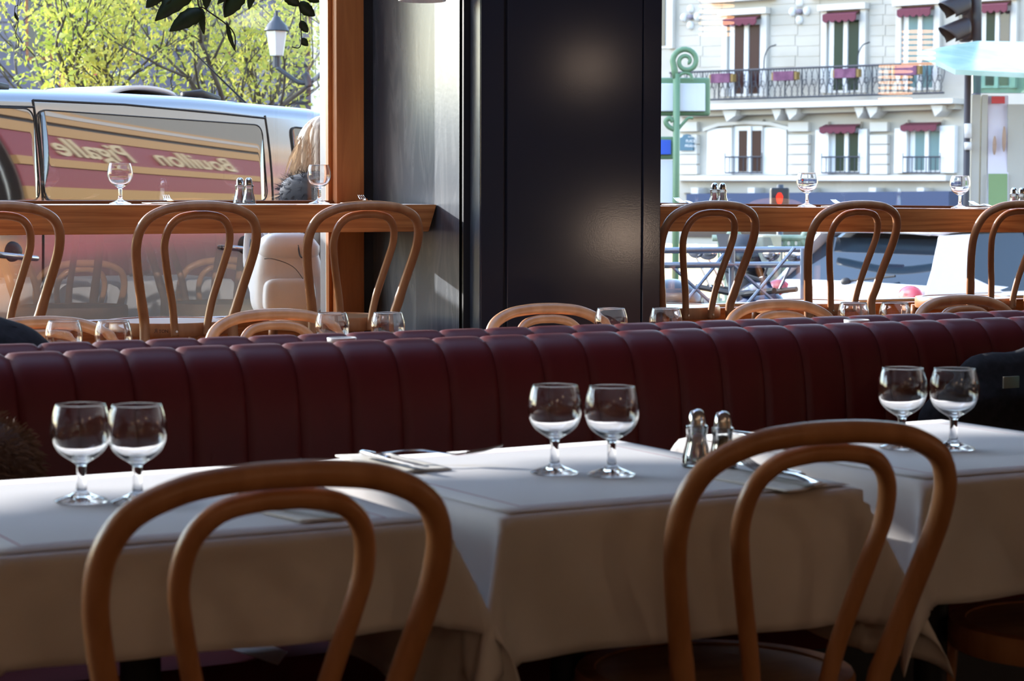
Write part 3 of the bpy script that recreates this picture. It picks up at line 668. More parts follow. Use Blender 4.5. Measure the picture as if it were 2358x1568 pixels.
#EXTERIOR#
# ================================================================== EXTERIOR
def gz(p): return .12-.045*(p[0]*.494+p[1]*.869)
M['asphalt'] = noise_col(mat('asphalt', (.2, .2, .21), .9, spec=.1), (.05, .05, .055), (.075, .075, .08), (3, 3, 3))
M['pavement'] = noise_col(mat('pavement', (.35, .34, .33), .9, spec=.1), (.12, .12, .12), (.16, .16, .155), (3, 3, 3))
def ground(name, pts, m, dz=0):
    v = [(x, y, gz((x, y))+dz) for x, y in pts]+[(x, y, gz((x, y))+dz-.3) for x, y in pts]; n = len(pts)
    return struct(MB().add(v, [tuple(range(n)), tuple(range(2*n-1, n-1, -1))]+[(i, (i+1) % n, n+(i+1) % n, n+i) for i in range(n)]).build(name, m))
ground('street', [(-60, YW+.13), (120, YW+.13), (120, 160), (-60, 160)], 'asphalt')
ground('pavement', [(-10, YW+.13), (30, YW+.13), (30, 8.9), (4.4, 8.9), (.5, 8.2), (-10, 8.2)], 'pavement', .06)
# ---- our own shopfront fascia, seen only mirrored in the van
M['burgundy'] = mat('burgundy', (.30, .04, .055), .45); M['gold'] = mat('gold', (.55, .30, .10), .5); M['gold_letter'] = mat('gold_letter', (.75, .60, .35), .5)
M['stone_front'] = mat('stone_front', (.30, .28, .24), .8)
fa = thing('shop_fascia', 'burgundy shopfront with gold bands and gold script lettering, mirrored in the van', 'shopfront', (7.3, 7.33, 0))
for z0, z1, mm, pr, nm in [(-.2, .55, 'black', .01, 'plinth'), (.55, 1.38, 'burgundy', .02, 'board'), (1.38, 1.62, 'gold', .03, 'moulding'), (1.62, 2.06, 'burgundy', .02, 'board'), (2.06, 2.24, 'gold', .05, 'moulding'), (2.24, 2.80, 'burgundy', .03, 'sign_board'),
                       (2.80, 3.05, 'gold', .05, 'moulding'), (3.05, 3.14, 'black', .02, 'joint'), (3.14, 3.48, 'gold', .06, 'moulding'), (3.48, 7, 'stone_front', .02, 'upper_wall')]:
    MB().box((0, 0, z0), (9, pr, z1)).build(nm, mm, fa, bevel=.004)
    if z0 >= 3: MB().box((-11, 0, z0), (0, pr, z1)).build(nm, mm, fa, bevel=.004)
rot = Matrix.Rotation(math.radians(180), 4, 'Z') @ Matrix.Rotation(math.radians(90), 4, 'X')
text_mesh('lettering', 'Bouillon   Pigalle', .60, 'gold_letter', fa, .008, shear=.35, loc=(2.85, .045, 2.52), mtx=rot, spacing=1.02, bold=.008)
struct(fbox('wall_facade', (7.3, YW, -.2), (16.3, YW+.125, 3.3), 'wallwarm'))

# ---- added unseen striped-edge awning over the left window, above the frame: its front edge cuts the low sun
aw = thing('awning', 'added unseen burgundy fabric awning above the left window, cutting the low sun', 'awning', (-2.2, YW+.13, 0))
MB().grid(lambda u, w_: Vector((5.6*u, 1.0*w_, 2.97-.47*w_-.02*math.sin(math.pi*w_))), 12, 6).build('canopy', 'added_awning_cloth', aw, smooth=True, solid=.004)
MB().grid(lambda u, w_: Vector((5.6*u, 1.0, 2.50-(.11+.012*math.sin(u*90))*w_)), 120, 1).build('valance', 'added_awning_cloth', aw, solid=.003)
MB().tube([(0, 1.0, 2.495), (5.6, 1.0, 2.495)], .016, 8).build('front_bar', 'iron_grey', aw, smooth=True)
for x in (.05, 5.55): MB().tube([(x, 0, 2.2), (x, .55, 2.34), (x, 1.0, 2.49)], .012, 6).build('arm', 'iron_grey', aw)
# ---- van
VA = Vector((math.sin(math.radians(64.6)), math.cos(math.radians(64.6)), 0)); VN = Vector((VA.y, -VA.x, 0)); VO = atd(555, 573, 10.5)
def vs(x, y):
    d = ray(x, y); t = (VO-CC).dot(VN)/d.dot(VN); p = CC+d*t; return (p-VO).dot(VA), p.z
van = thing('van', 'dark silver grey van parked outside the left window, front towards the post', 'van', (VO.x, VO.y, 0))
van.location.z = 0
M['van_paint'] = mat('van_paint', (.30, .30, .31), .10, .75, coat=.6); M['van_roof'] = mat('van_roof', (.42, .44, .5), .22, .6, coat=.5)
M['van_glass'] = mat('van_glass', (.16, .16, .165), .03, .7, coat=1); M['van_glass'].node_tree.nodes['Principled BSDF'].inputs['Coat Roughness'].default_value = .02
M['rubber'] = mat('rubber', (.015, .015, .016), .6)
vz0 = gz((VO.x, VO.y))
_rp = [vs(*p) for p in ((0, 195), (270, 203), (480, 214), (600, 228), (750, 242))]
def roofz(s):
    s0, s1 = _rp[0][0], _rp[-1][0]
    if s <= s0: return _rp[0][1]-.004*(s0-s)**2*10
    for (a, za), (b_, zb) in zip(_rp, _rp[1:]):
        if s <= b_: return za+(zb-za)*(s-a)/(b_-a)
    q = s-s1
    return _rp[-1][1]-.10*q-.28*q*q if q < 1.2 else max(_rp[-1][1]-.12-.4032-.62*(q-1.2), .82)
def voff(z): return .122*(z-1.33)+(z-1.33)**2/4.6 if z > 1.0 else .122*(1.0-1.33)+(1.0-1.33)**2/4.6-(z-1.0)*.02
def vpt(s, z, out=0):
    o = -voff(z)+out; return VA*s+VN*o+Vector((0, 0, z))
SE = [-2.65, -2.6, -2.5]+[-2.4+i*.15 for i in range(30)]; SE = [s for s in SE if s < 1.95]+[1.98, 2.03]
WD = 1.86; v = []; f = []; rows = []
for s in SE:
    zr = roofz(s); e = max(0, -2.5-s, s-1.9); inn = min(.35, e*1.2)
    prof = []
    zz = [vz0+.22+.0*s, vz0+.4, .55, .75, .95, 1.05, 1.15, 1.25, 1.35, 1.45, 1.55]
    zz = [z for z in zz if z < zr-.09]+[zr-.085]
    for z in zz: prof.append((-voff(z)-inn, z))
    o0 = prof[-1][0]
    for a in range(1, 6): t = a/5*math.pi/2; prof.append((o0-.10*(1-math.cos(t))-.0, zr-.085+.07*math.sin(t)))
    # roof crown to the centre line
    for q in (.3, .6, 1): prof.append((o0-.1-(WD/2-.2)*q, zr-.015+.03*math.sin(q*math.pi/2)))
    while len(prof) < 20: prof.insert(0, prof[0])
    other = [(-WD-p[0]+.0, p[1]) for p in prof[:-1][::-1]]
    rows.append(prof+other)
n = len(rows[0])
for s, row in zip(SE, rows):
    for o_, z in row: v.append(VA*s+VN*o_+Vector((0, 0, z)))
low = []; 
for i in range(len(SE)-1):
    for k_ in range(n-1): f.append((i*n+k_, (i+1)*n+k_, (i+1)*n+k_+1, i*n+k_+1))
f.append(tuple(range(n))); f.append(tuple((len(SE)-1)*n+k_ for k_ in range(n)))
def surf(a, b, nm, m, keep):
    """faces of the body whose profile index falls in a..b"""
    ff = [q for q in f[:-2] if keep(q)]; return MB().add(v, ff)
fr_ = [q for q in f[:-2]]
isroof = lambda q: 15 <= (q[0] % n) <= n-17
mb = MB().add(v, [q for q in f if len(q) > 4 or not isroof(q)]); body = mb.build('body', 'van_paint', van, weld=True, ang=30)
mb = MB().add(v, [q for q in f[:-2] if isroof(q)]); rf = mb.build('roof', 'van_roof', van, weld=True, ang=50)
for o in (body, rf):
    bm = bmesh.new(); bm.from_mesh(o.data); bmesh.ops.delete(bm, geom=[x for x in bm.verts if not x.link_faces], context='VERTS'); bm.to_mesh(o.data); bm.free()
def vpatch(pts, m, nm, out=.006, step=.03):
    """curved panel that follows the van side; pts = outline in (s, z)"""
    s0, s1 = min(p[0] for p in pts), max(p[0] for p in pts)
    def col(s):
        zs = []
        for (a, b_) in zip(pts, pts[1:]+pts[:1]):
            if (a[0]-s)*(b_[0]-s) <= 0 and abs(a[0]-b_[0]) > 1e-6: zs.append(a[1]+(b_[1]-a[1])*(s-a[0])/(b_[0]-a[0]))
        return (min(zs), max(zs)) if zs else (pts[0][1],)*2
    def fn(u, w_):
        s = s0+1e-4+(s1-s0-2e-4)*u; lo, hi = col(s); return vpt(s, lo+(hi-lo)*w_, out)
    return MB().grid(fn, 60, 20).build(nm, m, van, smooth=True)
def rnd_rect(pts, r, n_=5):
    out = []
    for i, p in enumerate(pts):
        a, b_ = Vector(pts[i-1]), Vector(pts[(i+1) % len(pts)]); p = Vector(p); d1 = (a-p).normalized()*r; d2 = (b_-p).normalized()*r
        for q in range(n_+1):
            t = q/n_; out.append(tuple((p+d1)*(1-t)**2+p*2*t*(1-t)+(p+d2)*t*t))
    return out
wpx = [(93, 470), (93, 250), (560, 280), (612, 300), (612, 470)]
wp = [vs(*p) for p in [(95, 462), (95, 252), (608, 288), (608, 462)]]
wp = rnd_rect(wp, .05); 
vpatch(wp, 'van_glass', 'side_window')
edge = [vpt(s, z, .006) for s, z in wp]; MB().tube(edge, .0035, 6, closed=True).build('window_seal', 'rubber', van)
wq = rnd_rect([vs(*p) for p in [(-330, 462), (-330, 236), (84, 250), (84, 462)]], .05); vpatch(wq, 'van_glass', 'side_window'); MB().tube([vpt(s, z, .006) for s, z in wq], .0035, 6, closed=True).build('window_seal', 'rubber', van)
wq = rnd_rect([vs(*p) for p in [(676, 420), (676, 292), (800, 306), (900, 425)]], .04); fw = vpatch(wq, 'van_glass', 'front_window'); MB().tube([vpt(s, z, .006) for s, z in wq], .005, 6, closed=True).build('window_seal', 'rubber', van)
for xx, y0 in ((90, 230), (622, 266)):
    s, zt = vs(xx, y0); MB().tube([vpt(s, zt-(zt-vz0-.3)*i/16, .0) for i in range(17)], .006, 6).build('door_seam', 'rubber', van)
ss = [vs(90, 230), vs(300, 240), vs(530, 262), vs(622, 272)]
MB().tube([vpt(s, z, .001) for s, z in ss], .005, 6).build('gutter_seam', 'rubber', van); a_, b_ = vs(-300, 236), vs(90, 246); MB().tube([vpt(*a_, .001), vpt(*b_, .001)], .005, 6).build('gutter_seam', 'rubber', van)
for x0, x1, y in ((508, 603, 574), (-30, 72, 590)):
    a_, b_ = vs(x0, y-4), vs(x1, y+4)
    MB().tube(catmull([vpt(a_[0], a_[1], .0), vpt(a_[0]+.02, a_[1], .035), vpt((a_[0]+b_[0])/2, (a_[1]+b_[1])/2, .045), vpt(b_[0]-.02, b_[1], .035), vpt(b_[0], b_[1], 0)], 5), .013, 10).build('door_handle', 'van_paint', van, smooth=True)
    c_ = vpt((a_[0]+b_[0])/2, a_[1]+.01, -.004); MB().ell(c_, (.05, .03, .045), 16, 10).build('handle_recess', 'rubber', van, smooth=True)
for x0, x1 in ((15, 95), (500, 580)):
    a_, b_ = vs(x0, 200)[0], vs(x1, 220)[0]
    MB().tube([VA*a_-VN*.22+Vector((0, 0, roofz(a_)-.004)), VA*(a_+b_)/2-VN*.22+Vector((0, 0, roofz(a_)+.012)), VA*b_-VN*.22+Vector((0, 0, roofz(b_)-.004))], .02, 8).build('roof_bracket', 'rubber', van, smooth=True)
s1_ = vs(628, 228)[0]; s0_, z0_ = vs(490, 108)
MB().tube([VA*s1_-VN*.15+Vector((0, 0, roofz(s1_)-.03)), VA*s0_-VN*.15+Vector((0, 0, z0_))], [.006, .0025], 6).build('antenna', 'rubber', van)
a_, b_ = vs(345, 208)[0], vs(500, 216)[0]
MB().grid(lambda u, w_: VA*(a_+(b_-a_)*u)-VN*(.25+.5*w_)+Vector((0, 0, roofz(a_+(b_-a_)*u)+.045*math.sin(math.pi*u)**.5-.01)), 14, 4).build('roof_hatch', 'white', van, smooth=True, solid=.02)
for s in (-2.1, 1.15):
    for o_ in (.03, -1.72):
        c_ = VA*s+VN*(o_-.1)+Vector((0, 0, gz(VO)+.31)); q = Matrix((VA, VN, (0, 0, 1))).transposed()
        mb = MB(); mb.lathe([(0, -.09), (.2, -.09), (.30, -.1), (.32, -.07), (.32, .07), (.30, .1), (.2, .1), (.18, .06), (0, .06)], 28)
        mb.v = [tuple(c_+VA*p[0]+Vector((0, 0, 1))*p[1]+VN*p[2]) for p in mb.v]; mb.build('wheel', 'rubber', van, ang=40)

# ---- woman walking past
wo = thing('person', 'person walking past outside with light brown hair, dark fur collar and white backpack', 'person')
WZ = 8.55
def wp_(x, y, dz=0): return atd(x, y, WZ+dz)
M['coat_brown'] = mat('coat_brown', (.10, .065, .05), .85); M['skin'] = mat('skin', (.65, .42, .33), .5)
M['trouser'] = mat('trouser', (.03, .035, .05), .8)
M['hair'] = noise_col(mat('hair', (.5, .33, .2), .45), (.42, .30, .21), (.84, .70, .52), (60, 60, 5)); M['fur_grey'] = mat('fur_grey', (.05, .055, .07), .8)
M['bag_white'] = noise_col(mat('bag_white', (.85, .83, .80), .45), (.86, .86, .85), (.90, .90, .90), (10, 10, 10))
hc = wp_(752, 350)                                        # head centre
gnd = gz(hc)+.06; right = Vector((_r.x, _r.y, 0)); fwd = Vector((_f.x, _f.y, 0)).normalized()
def skin(verts, edges, m, nm, parent, sub=2):
    me = D.meshes.new(nm); me.from_pydata([tuple(p[0]) for p in verts], edges, []); o = D.objects.new(nm, me); COL.objects.link(o)
    o.modifiers.new('k', 'SKIN'); me.skin_vertices[0].data[0].use_root = True
    for i, p in enumerate(verts): r_ = p[1]; me.skin_vertices[0].data[i].radius = (r_, r_) if not isinstance(r_, tuple) else r_
    q = o.modifiers.new('s', 'SUBSURF'); q.levels = sub; q.render_levels = sub
    dg = bpy.context.evaluated_depsgraph_get(); dg.update(); me2 = D.meshes.new_from_object(o.evaluated_get(dg)); D.objects.remove(o)
    me2.materials.clear(); return link(nm, me2, m, parent, True)
bx = hc+Vector((0, 0, 0))
def B(r_, f_, z): return Vector((bx.x, bx.y, 0))+right*r_+fwd*f_+Vector((0, 0, z))
zh = hc.z
vv = [(B(0, 0, zh-.78), .15), (B(0, .0, zh-.58), (.15, .12)), (B(0, .01, zh-.36), (.18, .125)), (B(0, .0, zh-.235), (.10, .08)), (B(.0, 0, zh-.15), .055), (B(0, .01, zh-.02), .085), (B(0, .015, zh+.06), .08),
      (B(-.17, 0, zh-.28), .065), (B(-.215, .03, zh-.50), .055), (B(-.18, .14, zh-.70), .042), (B(.17, 0, zh-.28), .065), (B(.215, -.03, zh-.50), .055), (B(.20, .08, zh-.70), .042),
      (B(-.09, 0, zh-.88), .10), (B(-.08, .10, zh-1.14), .07), (B(-.08, -.02, gnd+.09), .045), (B(-.08, .12, gnd+.045), .035), (B(.09, 0, zh-.88), .10), (B(.09, -.04, zh-1.14), .07), (B(.10, -.22, gnd+.12), .045), (B(.10, -.10, gnd+.045), .035)]
ee = [(0, 1), (1, 2), (2, 3), (3, 4), (4, 5), (5, 6), (2, 7), (7, 8), (8, 9), (2, 10), (10, 11), (11, 12), (0, 13), (13, 14), (14, 15), (15, 16), (0, 17), (17, 18), (18, 19), (19, 20)]
body = skin(vv, ee, 'coat_brown', 'body', wo)
body.data.materials.append(M['skin']); body.data.materials.append(M['trouser'])
for p_ in body.data.polygons:
    z = sum(body.data.vertices[i].co.z for i in p_.vertices)/len(p_.vertices)
    if z > zh-.16: p_.material_index = 1
    elif z < zh-.92: p_.material_index = 2
def handw(c, dirz=-1):
    for i, (o_, ln) in enumerate(((-.03, .065), (-.012, .075), (.006, .078), (.024, .066), (.045, .05))):
        d0 = c+right*o_*.3+fwd*o_*.9; MB().tube(catmull([d0, d0+Vector((0, 0, -ln*.5))+fwd*.004, d0+Vector((0, 0, -ln))-right*.012], 3), [.009]*4+[.0085, .008, .007], 8).build('finger', 'skin', body, smooth=True)
    MB().ell(c+Vector((0, 0, .02)), (.03, .045, .05), 12, 8).build('palm', 'skin', body, smooth=True)
handw(B(-.17, .17, zh-.79)); handw(B(.20, .12, zh-.79))
# face (turned away from the camera), ears
MB().ell(B(0, .115, zh-.02), (.018, .022, .026), 10, 8).build('nose', 'skin', body, smooth=True)
for s_ in (-1, 1):
    MB().ell(B(s_*.035, .10, zh+.015), (.013, .013, .013), 10, 8).build('eye', 'white', body, smooth=True); MB().ell(B(s_*.093, .01, zh-.01), (.012, .022, .032), 10, 8).build('ear', 'skin', body, smooth=True)
MB().tube([B(-.025, .10, zh-.065), B(0, .108, zh-.068), B(.025, .10, zh-.065)], .006, 6).build('mouth', 'burgundy', body, smooth=True)
# hair: a head-hugging mass falling into locks
def hairfn(u, w_):
    a = u*2*math.pi; t = w_*.98; ph_ = t*math.pi*.62
    r_ = .108*math.sin(min(ph_, math.pi/2)) if ph_ < math.pi/2 else .108+.03*(t-.8)
    z = zh+.02+.125*math.cos(min(ph_, math.pi/2))-(0 if ph_ < math.pi/2 else (t-.806)*1.0)
    r_ *= 1+.05*math.sin(9*a+3*t)+.03*math.sin(21*a)
    fr2 = math.cos(a)                                     # front of face open
    if fr2 > .55: r_ *= .93
    return B(math.sin(a)*r_*1.02, math.cos(a)*r_*1.12-.01, z)
MB().grid(hairfn, 96, 30).build('hair', 'hair', wo, smooth=True)
rnd = random.Random(11); mb = MB()
for i in range(420):
    a = rnd.uniform(math.pi*.35, math.pi*1.65); r0 = rnd.uniform(.10, .118); z0 = zh+rnd.uniform(-.05, .11)
    p0 = B(math.sin(a)*r0*(.6 if z0 > zh+.07 else 1), math.cos(a)*r0-.01, z0); ln = rnd.uniform(.08, .2); sw = rnd.uniform(-.05, .05)
    p1 = p0+Vector((0, 0, -ln*.5))+right*(math.sin(a)*.02+sw*.3)-fwd*.02; p2 = p0+Vector((0, 0, -ln))+right*(sw+math.sin(a)*.02)-fwd*.015
    s_ = right*.0022; mb.add([p0-s_, p0+s_, p1+s_, p1-s_, p2], [(0, 1, 2, 3), (3, 2, 4)])
o = mb.build('loose_hair', 'hair', wo); o['kind'] = 'stuff'
# fur collar / hood
col = MB(); pts = [B(.13*math.sin(a), .12*math.cos(a)-.02, zh-.16-.03*math.cos(a)) for a in [i*2*math.pi/20 for i in range(20)]]
cl = col.tube(pts, .055, 12, closed=True).build('fur_collar', 'fur_grey', wo, smooth=True)
mb = MB(); fa_ = list(cl.data.polygons)
for i in range(4200):
    f0 = rnd.choice(fa_); n_ = f0.normal; d_ = (n_+Vector((rnd.uniform(-.6, .6), rnd.uniform(-.6, .6), rnd.uniform(-.6, .3)))).normalized()*rnd.uniform(.02, .045); s_ = n_.orthogonal().normalized()*.0014
    c_ = f0.center+Vector((rnd.uniform(-.01, .01),)*3); mb.add([c_-s_, c_+s_, c_+d_], [(0, 1, 2)])
o = mb.build('collar_fur', 'fur_grey', wo); o['kind'] = 'stuff'
# backpack (a thing of its own)
bc = atd(660, 636, 8.25); gb = thing('backpack', 'white leather backpack worn on the back of the passer-by', 'bag', tuple(bc), -YAW+.35)
def rbox(sx, sy, sz, e, top=1.): 
    def fn(u, w_):
        a = u*2*math.pi; ph_ = (w_-.5)*math.pi; sg = lambda x_, p: math.copysign(abs(x_)**p, x_)
        cz = sg(math.sin(ph_), e); cr = sg(math.cos(ph_), e); k_ = 1-(1-top)*max(0, cz)
        return Vector((sx*cr*sg(math.cos(a), e)*k_, sy*cr*sg(math.sin(a), e)*k_, sz*cz))
    return MB().grid(fn, 40, 28)
rbox(.135, .075, .155, .42, .78).build('bag_body', 'bag_white', gb, smooth=True, weld=True)
m_ = rbox(.10, .03, .065, .4, .95).build('front_pocket', 'bag_white', gb, smooth=True, weld=True); m_.location = (-.01, -.075, -.07)
m_ = rbox(.118, .07, .05, .45, .7).build('flap', 'bag_white', gb, smooth=True, weld=True); m_.location = (0, -.012, .115)
MB().tube(catmull([(-.06, .02, .15), (-.055, 0, .185), (0, -.01, .205), (.055, 0, .185), (.06, .02, .15)], 5), .009, 8).build('handle', 'bag_white', gb, smooth=True)
MB().tube(catmull([(.025, -.078, .12), (.03, -.088, .08), (.045, -.088, .075), (.05, -.08, .11)], 4), .003, 6).build('buckle_strap', 'trouser', gb, smooth=True)
MB().tube(catmull([(-.12, -.02, .06), (-.08, -.082, .07), (0, -.094, .04), (.05, -.09, -.02)], 5), .0018, 6).build('seam', 'pavement', gb, smooth=True)
for s_ in (-1, 1): MB().tube(catmull([(s_*.05, .07, .13), (s_*.08, .10, .2), (s_*.09, .2, .22), (s_*.1, .24, .05), (s_*.09, .12, -.11)], 5), .012, 8, flat=.4).build('shoulder_strap', 'bag_white', gb, smooth=True)

# ---- left background: dark roofed building, tree, street lamp
def plane_frame(px, D0, az):
    d = atd(px, 434, D0); R_ = Vector((math.sin(math.radians(az)), math.cos(math.radians(az)), 0)); Nn = Vector((R_.y, -R_.x, 0))
    if Nn.dot(CC-d) < 0: Nn = -Nn
    def uv(x, y, out=0):
        q = ray(x, y); t = (d+Nn*out-CC).dot(Nn)/q.dot(Nn); p = CC+q*t-d; return p.dot(R_), p.z+d.z
    def W(u, z, out=0): return Vector((d.x, d.y, 0))+R_*u+Nn*out+Vector((0, 0, z))
    return uv, W, R_, Nn
uvL, WL, RL, NL = plane_frame(380, 34, 119.6)
bl = thing('building', 'dark slate building standing behind the yellow leaved tree', 'building')
M['slate'] = noise_col(mat('slate', (.10, .095, .13), .75), (.09, .085, .12), (.22, .20, .25), (.7, .7, .7), det=8)
M['pale_stone'] = noise_col(mat('pale_stone', (.66, .63, .57), .8), (.60, .565, .50), (.72, .69, .635), (.5, .5, .8))
M['slate_window'] = mat('slate_window', (.03, .035, .05), .1)
def wb(mb, W, a, b, o0, o1):
    """box on a facade from (u0,z0) to (u1,z1) between depths o0 and o1"""
    (u0, z0), (u1, z1) = a, b; v = [W(u, z, o) for u in (u0, u1) for z in (z0, z1) for o in (o0, o1)]
    return mb.add(v, [(0, 1, 3, 2), (4, 6, 7, 5), (0, 4, 5, 1), (2, 3, 7, 6), (0, 2, 6, 4), (1, 5, 7, 3)])
def pxbox(mb, uv, W, x0, y0, x1, y1, o0, o1):
    u0, z1 = uv(x0, y0); u1, _ = uv(x1, y0); _, z0 = uv(x0, y1); return wb(mb, W, (min(u0, u1), z0), (max(u0, u1), z1), o0, o1)
mb = MB(); wb(mb, WL, (-9, gz(WL(0, 0))-1), (3.6, 8), -4, 0); mb.build('wall', 'slate', bl)
for i in range(9):                                        # slate courses: every course its own strip
    mb = MB(); wb(mb, WL, (-9, 1.2+i*.42), (3.0, 1.2+i*.42+.38), 0, .03+.02*(i % 2)); mb.build('course', 'slate', bl)
for x in (60, 250, 470):
    mb = MB(); pxbox(mb, uvL, WL, x, -60, x+60, 140, .0, .08); o = mb.build('window', 'oak_dark', bl); mb = MB(); pxbox(mb, uvL, WL, x+7, -60, x+53, 132, .06, .10); mb.build('pane', 'slate_window', o)
for x0, x1 in ((722, 748),): mb = MB(); pxbox(mb, uvL, WL, x0, -80, x1+30, 340, 0, .5); mb.build('corner_pier', 'pale_stone', bl)
mb = MB(); pxbox(mb, uvL, WL, 640, -80, 722, 340, 0, .12); mb.build('shutter_bay', 'slate', bl)
for y in range(-20, 260, 28): mb = MB(); pxbox(mb, uvL, WL, 645, y, 720, y+5, .12, .2); mb.build('bay_slat', 'asphalt', bl)
# red shop signs low behind the tree
M['red_sign'] = mat('red_sign', (.55, .05, .06), .6)
for x in (148, 222): mb = MB(); pxbox(mb, uvL, WL, x, 160, x+12, 205, .3, .4); mb.build('sign_blade', 'red_sign', bl)
# tree
tr = thing('tree', 'tree with bright yellow green leaves behind the van', 'tree', (0, 0, 0))
M['bark'] = noise_col(mat('bark', (.10, .085, .075), .9), (.07, .06, .05), (.15, .13, .12), (5, 5, 5))
m = noise_col(mat('leaf_yellow', (.5, .5, .08), .6), (.34, .42, .05), (.66, .60, .12), (1.5, 1.5, 1.5), lo=.35, hi=.65); m.node_tree.nodes['Principled BSDF'].inputs['Subsurface Weight'].default_value = 0
t_ = m.node_tree; pb = t_.nodes['Principled BSDF']; tl_ = t_.nodes.new('ShaderNodeBsdfTranslucent'); ms_ = t_.nodes.new('ShaderNodeMixShader'); ms_.inputs[0].default_value = .45
t_.links.new(pb.inputs['Base Color'].links[0].from_socket, tl_.inputs[0]); t_.links.new(pb.outputs[0], ms_.inputs[1]); t_.links.new(tl_.outputs[0], ms_.inputs[2]); t_.links.new(ms_.outputs[0], t_.nodes['Material Output'].inputs[0])
M['leaf_yellow'] = m
tc_ = atd(360, 330, 18.6); tz = gz(tc_); rnd = random.Random(5); tips = []
def branch(p, d, ln, r_, lev):
    pts = [p]; q = p
    for i in range(4): d = (d+Vector((rnd.uniform(-.22, .22), rnd.uniform(-.22, .22), rnd.uniform(-.05, .16)))).normalized(); q = q+d*ln/4; pts.append(q); 
    trunk_mb.tube(pts, [r_*(1-.35*i/4) for i in range(5)], 7 if lev < 2 else 5)
    if lev >= 1: tips.extend(pts[1:])
    if lev < 4:
        for _ in range(3 if lev < 3 else 2):
            nd = (d+Vector((rnd.uniform(-.9, .9), rnd.uniform(-.9, .9), rnd.uniform(-.35, .5)))).normalized(); branch(pts[rnd.choice((2, 3, 4))], nd, ln*.68, r_*.52, lev+1)
trunk_mb = MB(); base = Vector((tc_.x, tc_.y, tz))
trunk_mb.tube([base, base+Vector((.03, 0, .7)), base+Vector((0, .02, 1.3))], [.11, .09, .08], 10)
for k_ in range(7):
    a = k_*2*math.pi/7; branch(base+Vector((0, 0, 1.15+.06*k_)), Vector((math.cos(a)*.9, math.sin(a)*.9, .75)).normalized(), 1.34, .048, 0)
trunk_mb.build('trunk', 'bark', tr, smooth=True)
mb = MB(); nleaf = 0; rr_ = Vector((_r.x, _r.y, 0))
for i in range(10500):
    c_ = rnd.choice(tips)+Vector((rnd.gauss(0, .15), rnd.gauss(0, .15), rnd.gauss(0, .15)))
    # thinner towards the left edge, as in the photo
    lx = (c_-base).dot(rr_)
    if lx < -.9 and rnd.random() < .45: continue
    s_ = rnd.uniform(.022, .04); a = Vector((rnd.gauss(0, 1), rnd.gauss(0, 1), rnd.gauss(0, 1))).normalized(); b_ = a.orthogonal().normalized()
    mb.add([c_-a*s_, c_+b_*s_*.6, c_+a*s_, c_-b_*s_*.6], [(0, 1, 2), (0, 2, 3)])
lf = mb.build('leaves', 'leaf_yellow', tr); lf['kind'] = 'stuff'
# street lamp
M['iron'] = mat('iron', (.06, .07, .085), .5, .3)
M['lamp_glass'] = mat('lamp_glass', (.75, .80, .80), .3); 
lp = atd(637, 90, 15.5); sl = thing('street_lamp', 'old iron street lamp with frosted lantern and curled bracket behind the van', 'street lamp', tuple(lp))
s15 = 15.5/FPX
MB().lathe([(.048, -.12), (.052, -.115), (.078, .045), (.078, .055), (0, .055)], 6).build('lantern', 'lamp_glass', sl)
MB().lathe([(.086, .055), (.09, .06), (.07, .10), (.035, .135), (.03, .15), (.012, .165), (.012, .2), (0, .205)], 12).build('hood', 'iron', sl, ang=40)
MB().tube([(0, 0, -.12), (0, 0, -.2)], .03, 10).build('holder', 'iron', sl)
dr = rr_; pz = lambda x, y: (atd(x, y, 15.5)-lp)
MB().tube(catmull([pz(637, 155), pz(665, 175), pz(690, 190), pz(715, 188), pz(738, 172), pz(760, 150)], 6), .016, 8).build('bracket', 'iron', sl, smooth=True)
MB().tube(catmull([pz(700, 170), pz(707, 182), pz(713, 200)], 4), .03, 8).build('boss', 'iron', sl, smooth=True)
MB().tube([pz(770, -100), Vector((pz(770, 430).x, pz(770, 430).y, gz(lp)-lp.z))], .05, 12).build('post', 'iron', sl, smooth=True)

# ---- right background: stone apartment building
uvR, WR, RR, NR = plane_frame(1900, 82, 159.7)
fb = thing('apartment_building', 'cream stone apartment building with iron balcony and burgundy awnings across the square', 'building')
M['stone'] = noise_col(mat('stone', (.62, .58, .50), .85), (.38, .365, .33), (.47, .45, .415), (.35, .35, .8), det=6)
M['stone_lt'] = mat('stone_lt', (.55, .54, .52), .8); M['frame_white'] = mat('frame_white', (.66, .68, .71), .5)
M['pane_green'] = mat('pane_green', (.010, .030, .022), .3, spec=.15); M['pane_brown'] = mat('pane_brown', (.035, .014, .016), .3, spec=.15); M['pane_blue'] = mat('pane_blue', (.10, .19, .21), .3, spec=.2)
M['awning'] = mat('awning', (.12, .022, .045), .8); M['balc_iron'] = mat('balc_iron', (.03, .035, .05), .6); M['flowers'] = noise_col(mat('flowers', (.30, .12, .24), .8), (.10, .03, .08), (.18, .07, .14), (3, 3, 3)); M['box_yellow'] = mat('box_yellow', (.25, .16, .05), .7)
M['blue_awning'] = mat('blue_awning', (.045, .065, .13), .85); M['plaque_blue'] = mat('plaque_blue', (.02, .10, .17), .5)
def fx(nm, m, x0, y0, x1, y1, o0=0, o1=.1, parent=None, lab=None):
    mb = MB(); pxbox(mb, uvR, WR, x0, y0, x1, y1, o0, o1); o = mb.build(nm, m, parent or fb)
    return o
fx('wall', 'stone', 1480, -160, 2480, 560, -8, 0)
